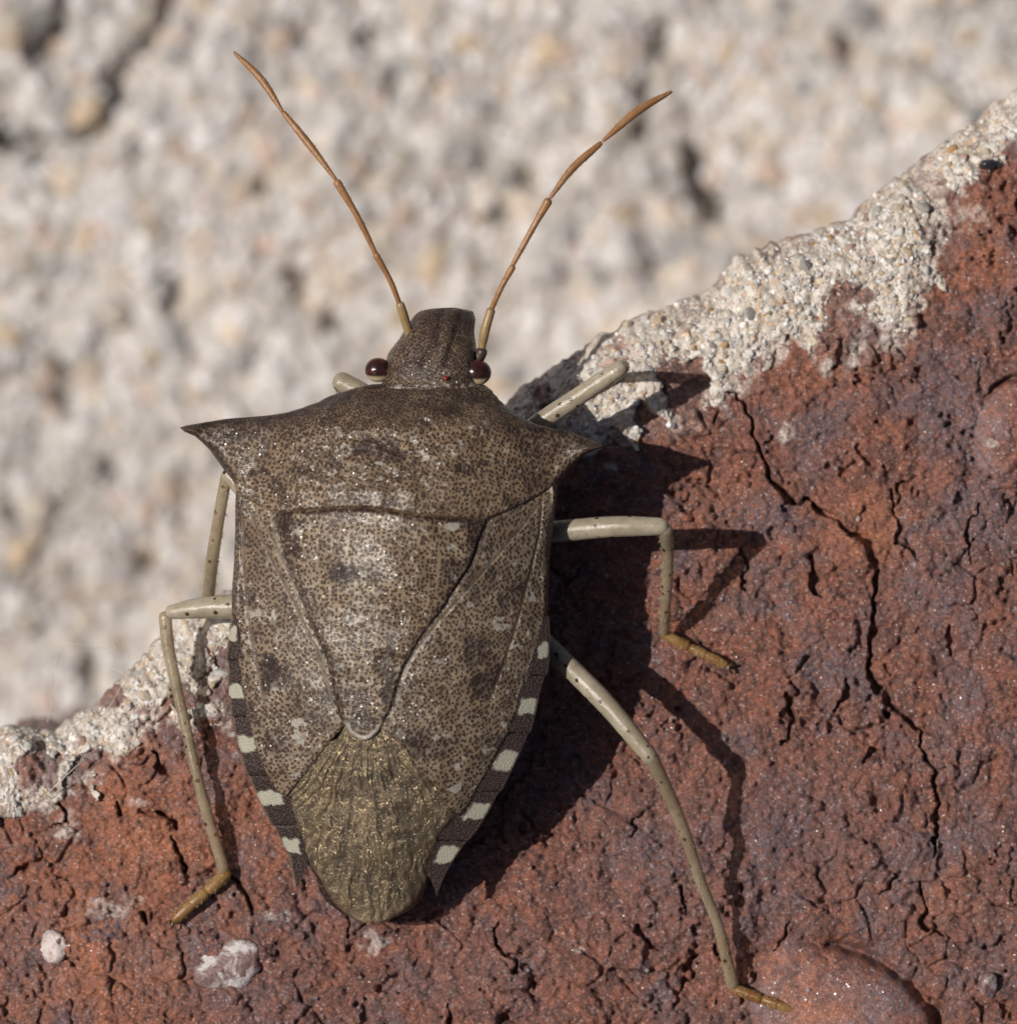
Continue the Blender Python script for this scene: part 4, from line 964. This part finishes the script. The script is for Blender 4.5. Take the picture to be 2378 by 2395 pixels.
# left hind
leg([(640, 1408, 0.75), (560, 1418, 0.75), (470, 1422, 0.6), (400, 1432, 0.45)], [62, 62, 62, 56, 48, 36],
    [(386, 1442, 0.42), (393, 1510, 0.40), (408, 1584, 0.38), (437, 1714, 0.36), (471, 1857, 0.32), (523, 2034, bz(523, 2034) + 0.26)], [34, 33, 31, 29, 28, 29, 31],
    [(530, 2042, bz(530, 2042) + 0.22), (490, 2080, bz(490, 2080) + 0.2), (440, 2122, bz(440, 2122) + 0.18), (404, 2156, bz(404, 2156) + 0.15)], 29, 1030, 60)
# left middle
leg([(680, 1250, 0.9), (610, 1190, 1.0), (565, 1140, 1.0), (534, 1108, 0.95)], [48, 48, 46, 40],
    [(529, 1115, 0.9), (512, 1210, 0.6), (495, 1320, 0.1), (484, 1425, bz(484, 1425) + 0.3)], [30, 31, 34, 36],
    [(484, 1430, bz(484, 1430) + 0.25), (500, 1430, bz(500, 1430) + 0.2), (518, 1428, bz(518, 1428) + 0.2), (530, 1424, bz(530, 1424) + 0.2)], 24, 1040, 50)
# left front
leg([(960, 1000, 0.85), (900, 955, 0.9), (845, 918, 0.9), (797, 893, 0.85)], [48, 50, 52, 52],
    [(799, 905, 0.8), (810, 1000, 0.4), (830, 1120, -0.1), (850, 1200, bz(850, 1200) + 0.3)], [34, 30, 28, 26],
    [(852, 1206, bz(852, 1206) + 0.25), (870, 1225, bz(870, 1225) + 0.2), (890, 1245, bz(890, 1245) + 0.2), (905, 1260, bz(905, 1260) + 0.2)], 22, 1050, 0)

# ------------------------------------------------------------------ fine fibres caught on the mortar
def fibre(pts, r, label):
    p = np.array([P(x, y, bz(x, y) * 0.0 + z) for x, y, z in pts]); o0 = p[0]
    v, q_ = tube_data(catmull(p, 14), np.full((len(p) - 1) * 14 + 1, r), 6, cap=False)
    o = add('fibre', make_mesh('fibre', v - o0, q_, mat=M['fibre'])); o.location = o0
    o['label'] = label; o['category'] = 'fibre'; o['group'] = 'fibres caught on the mortar'
fibre([(111, 1690, -0.9), (122, 1640, -0.6), (127, 1560, -0.3), (148, 1511, -0.2), (172, 1505, -0.2), (220, 1514, -0.25), (268, 1518, -0.3), (262, 1500, -0.3)], 0.006, 'thin pale fibre arching up over the concrete from the mortar edge')
fibre([(225, 1735, -0.2), (240, 1700, 0.05), (285, 1670, 0.15), (330, 1600, 0.1), (352, 1570, 0.15), (380, 1612, 0.1), (368, 1625, 0.05)], 0.006, 'thin pale fibre curled on the mortar beside the hind leg')
fibre([(96, 1870, 0.0), (130, 1838, 0.12), (165, 1805, 0.15), (196, 1776, 0.05)], 0.007, 'short straight pale fibre lying across the mortar patch')
fibre([(250, 1560, -0.5), (290, 1580, -0.2), (270, 1630, 0.0), (236, 1690, 0.05), (245, 1740, 0.0)], 0.005, 'thin looped fibre hanging from the mortar edge onto the brick')
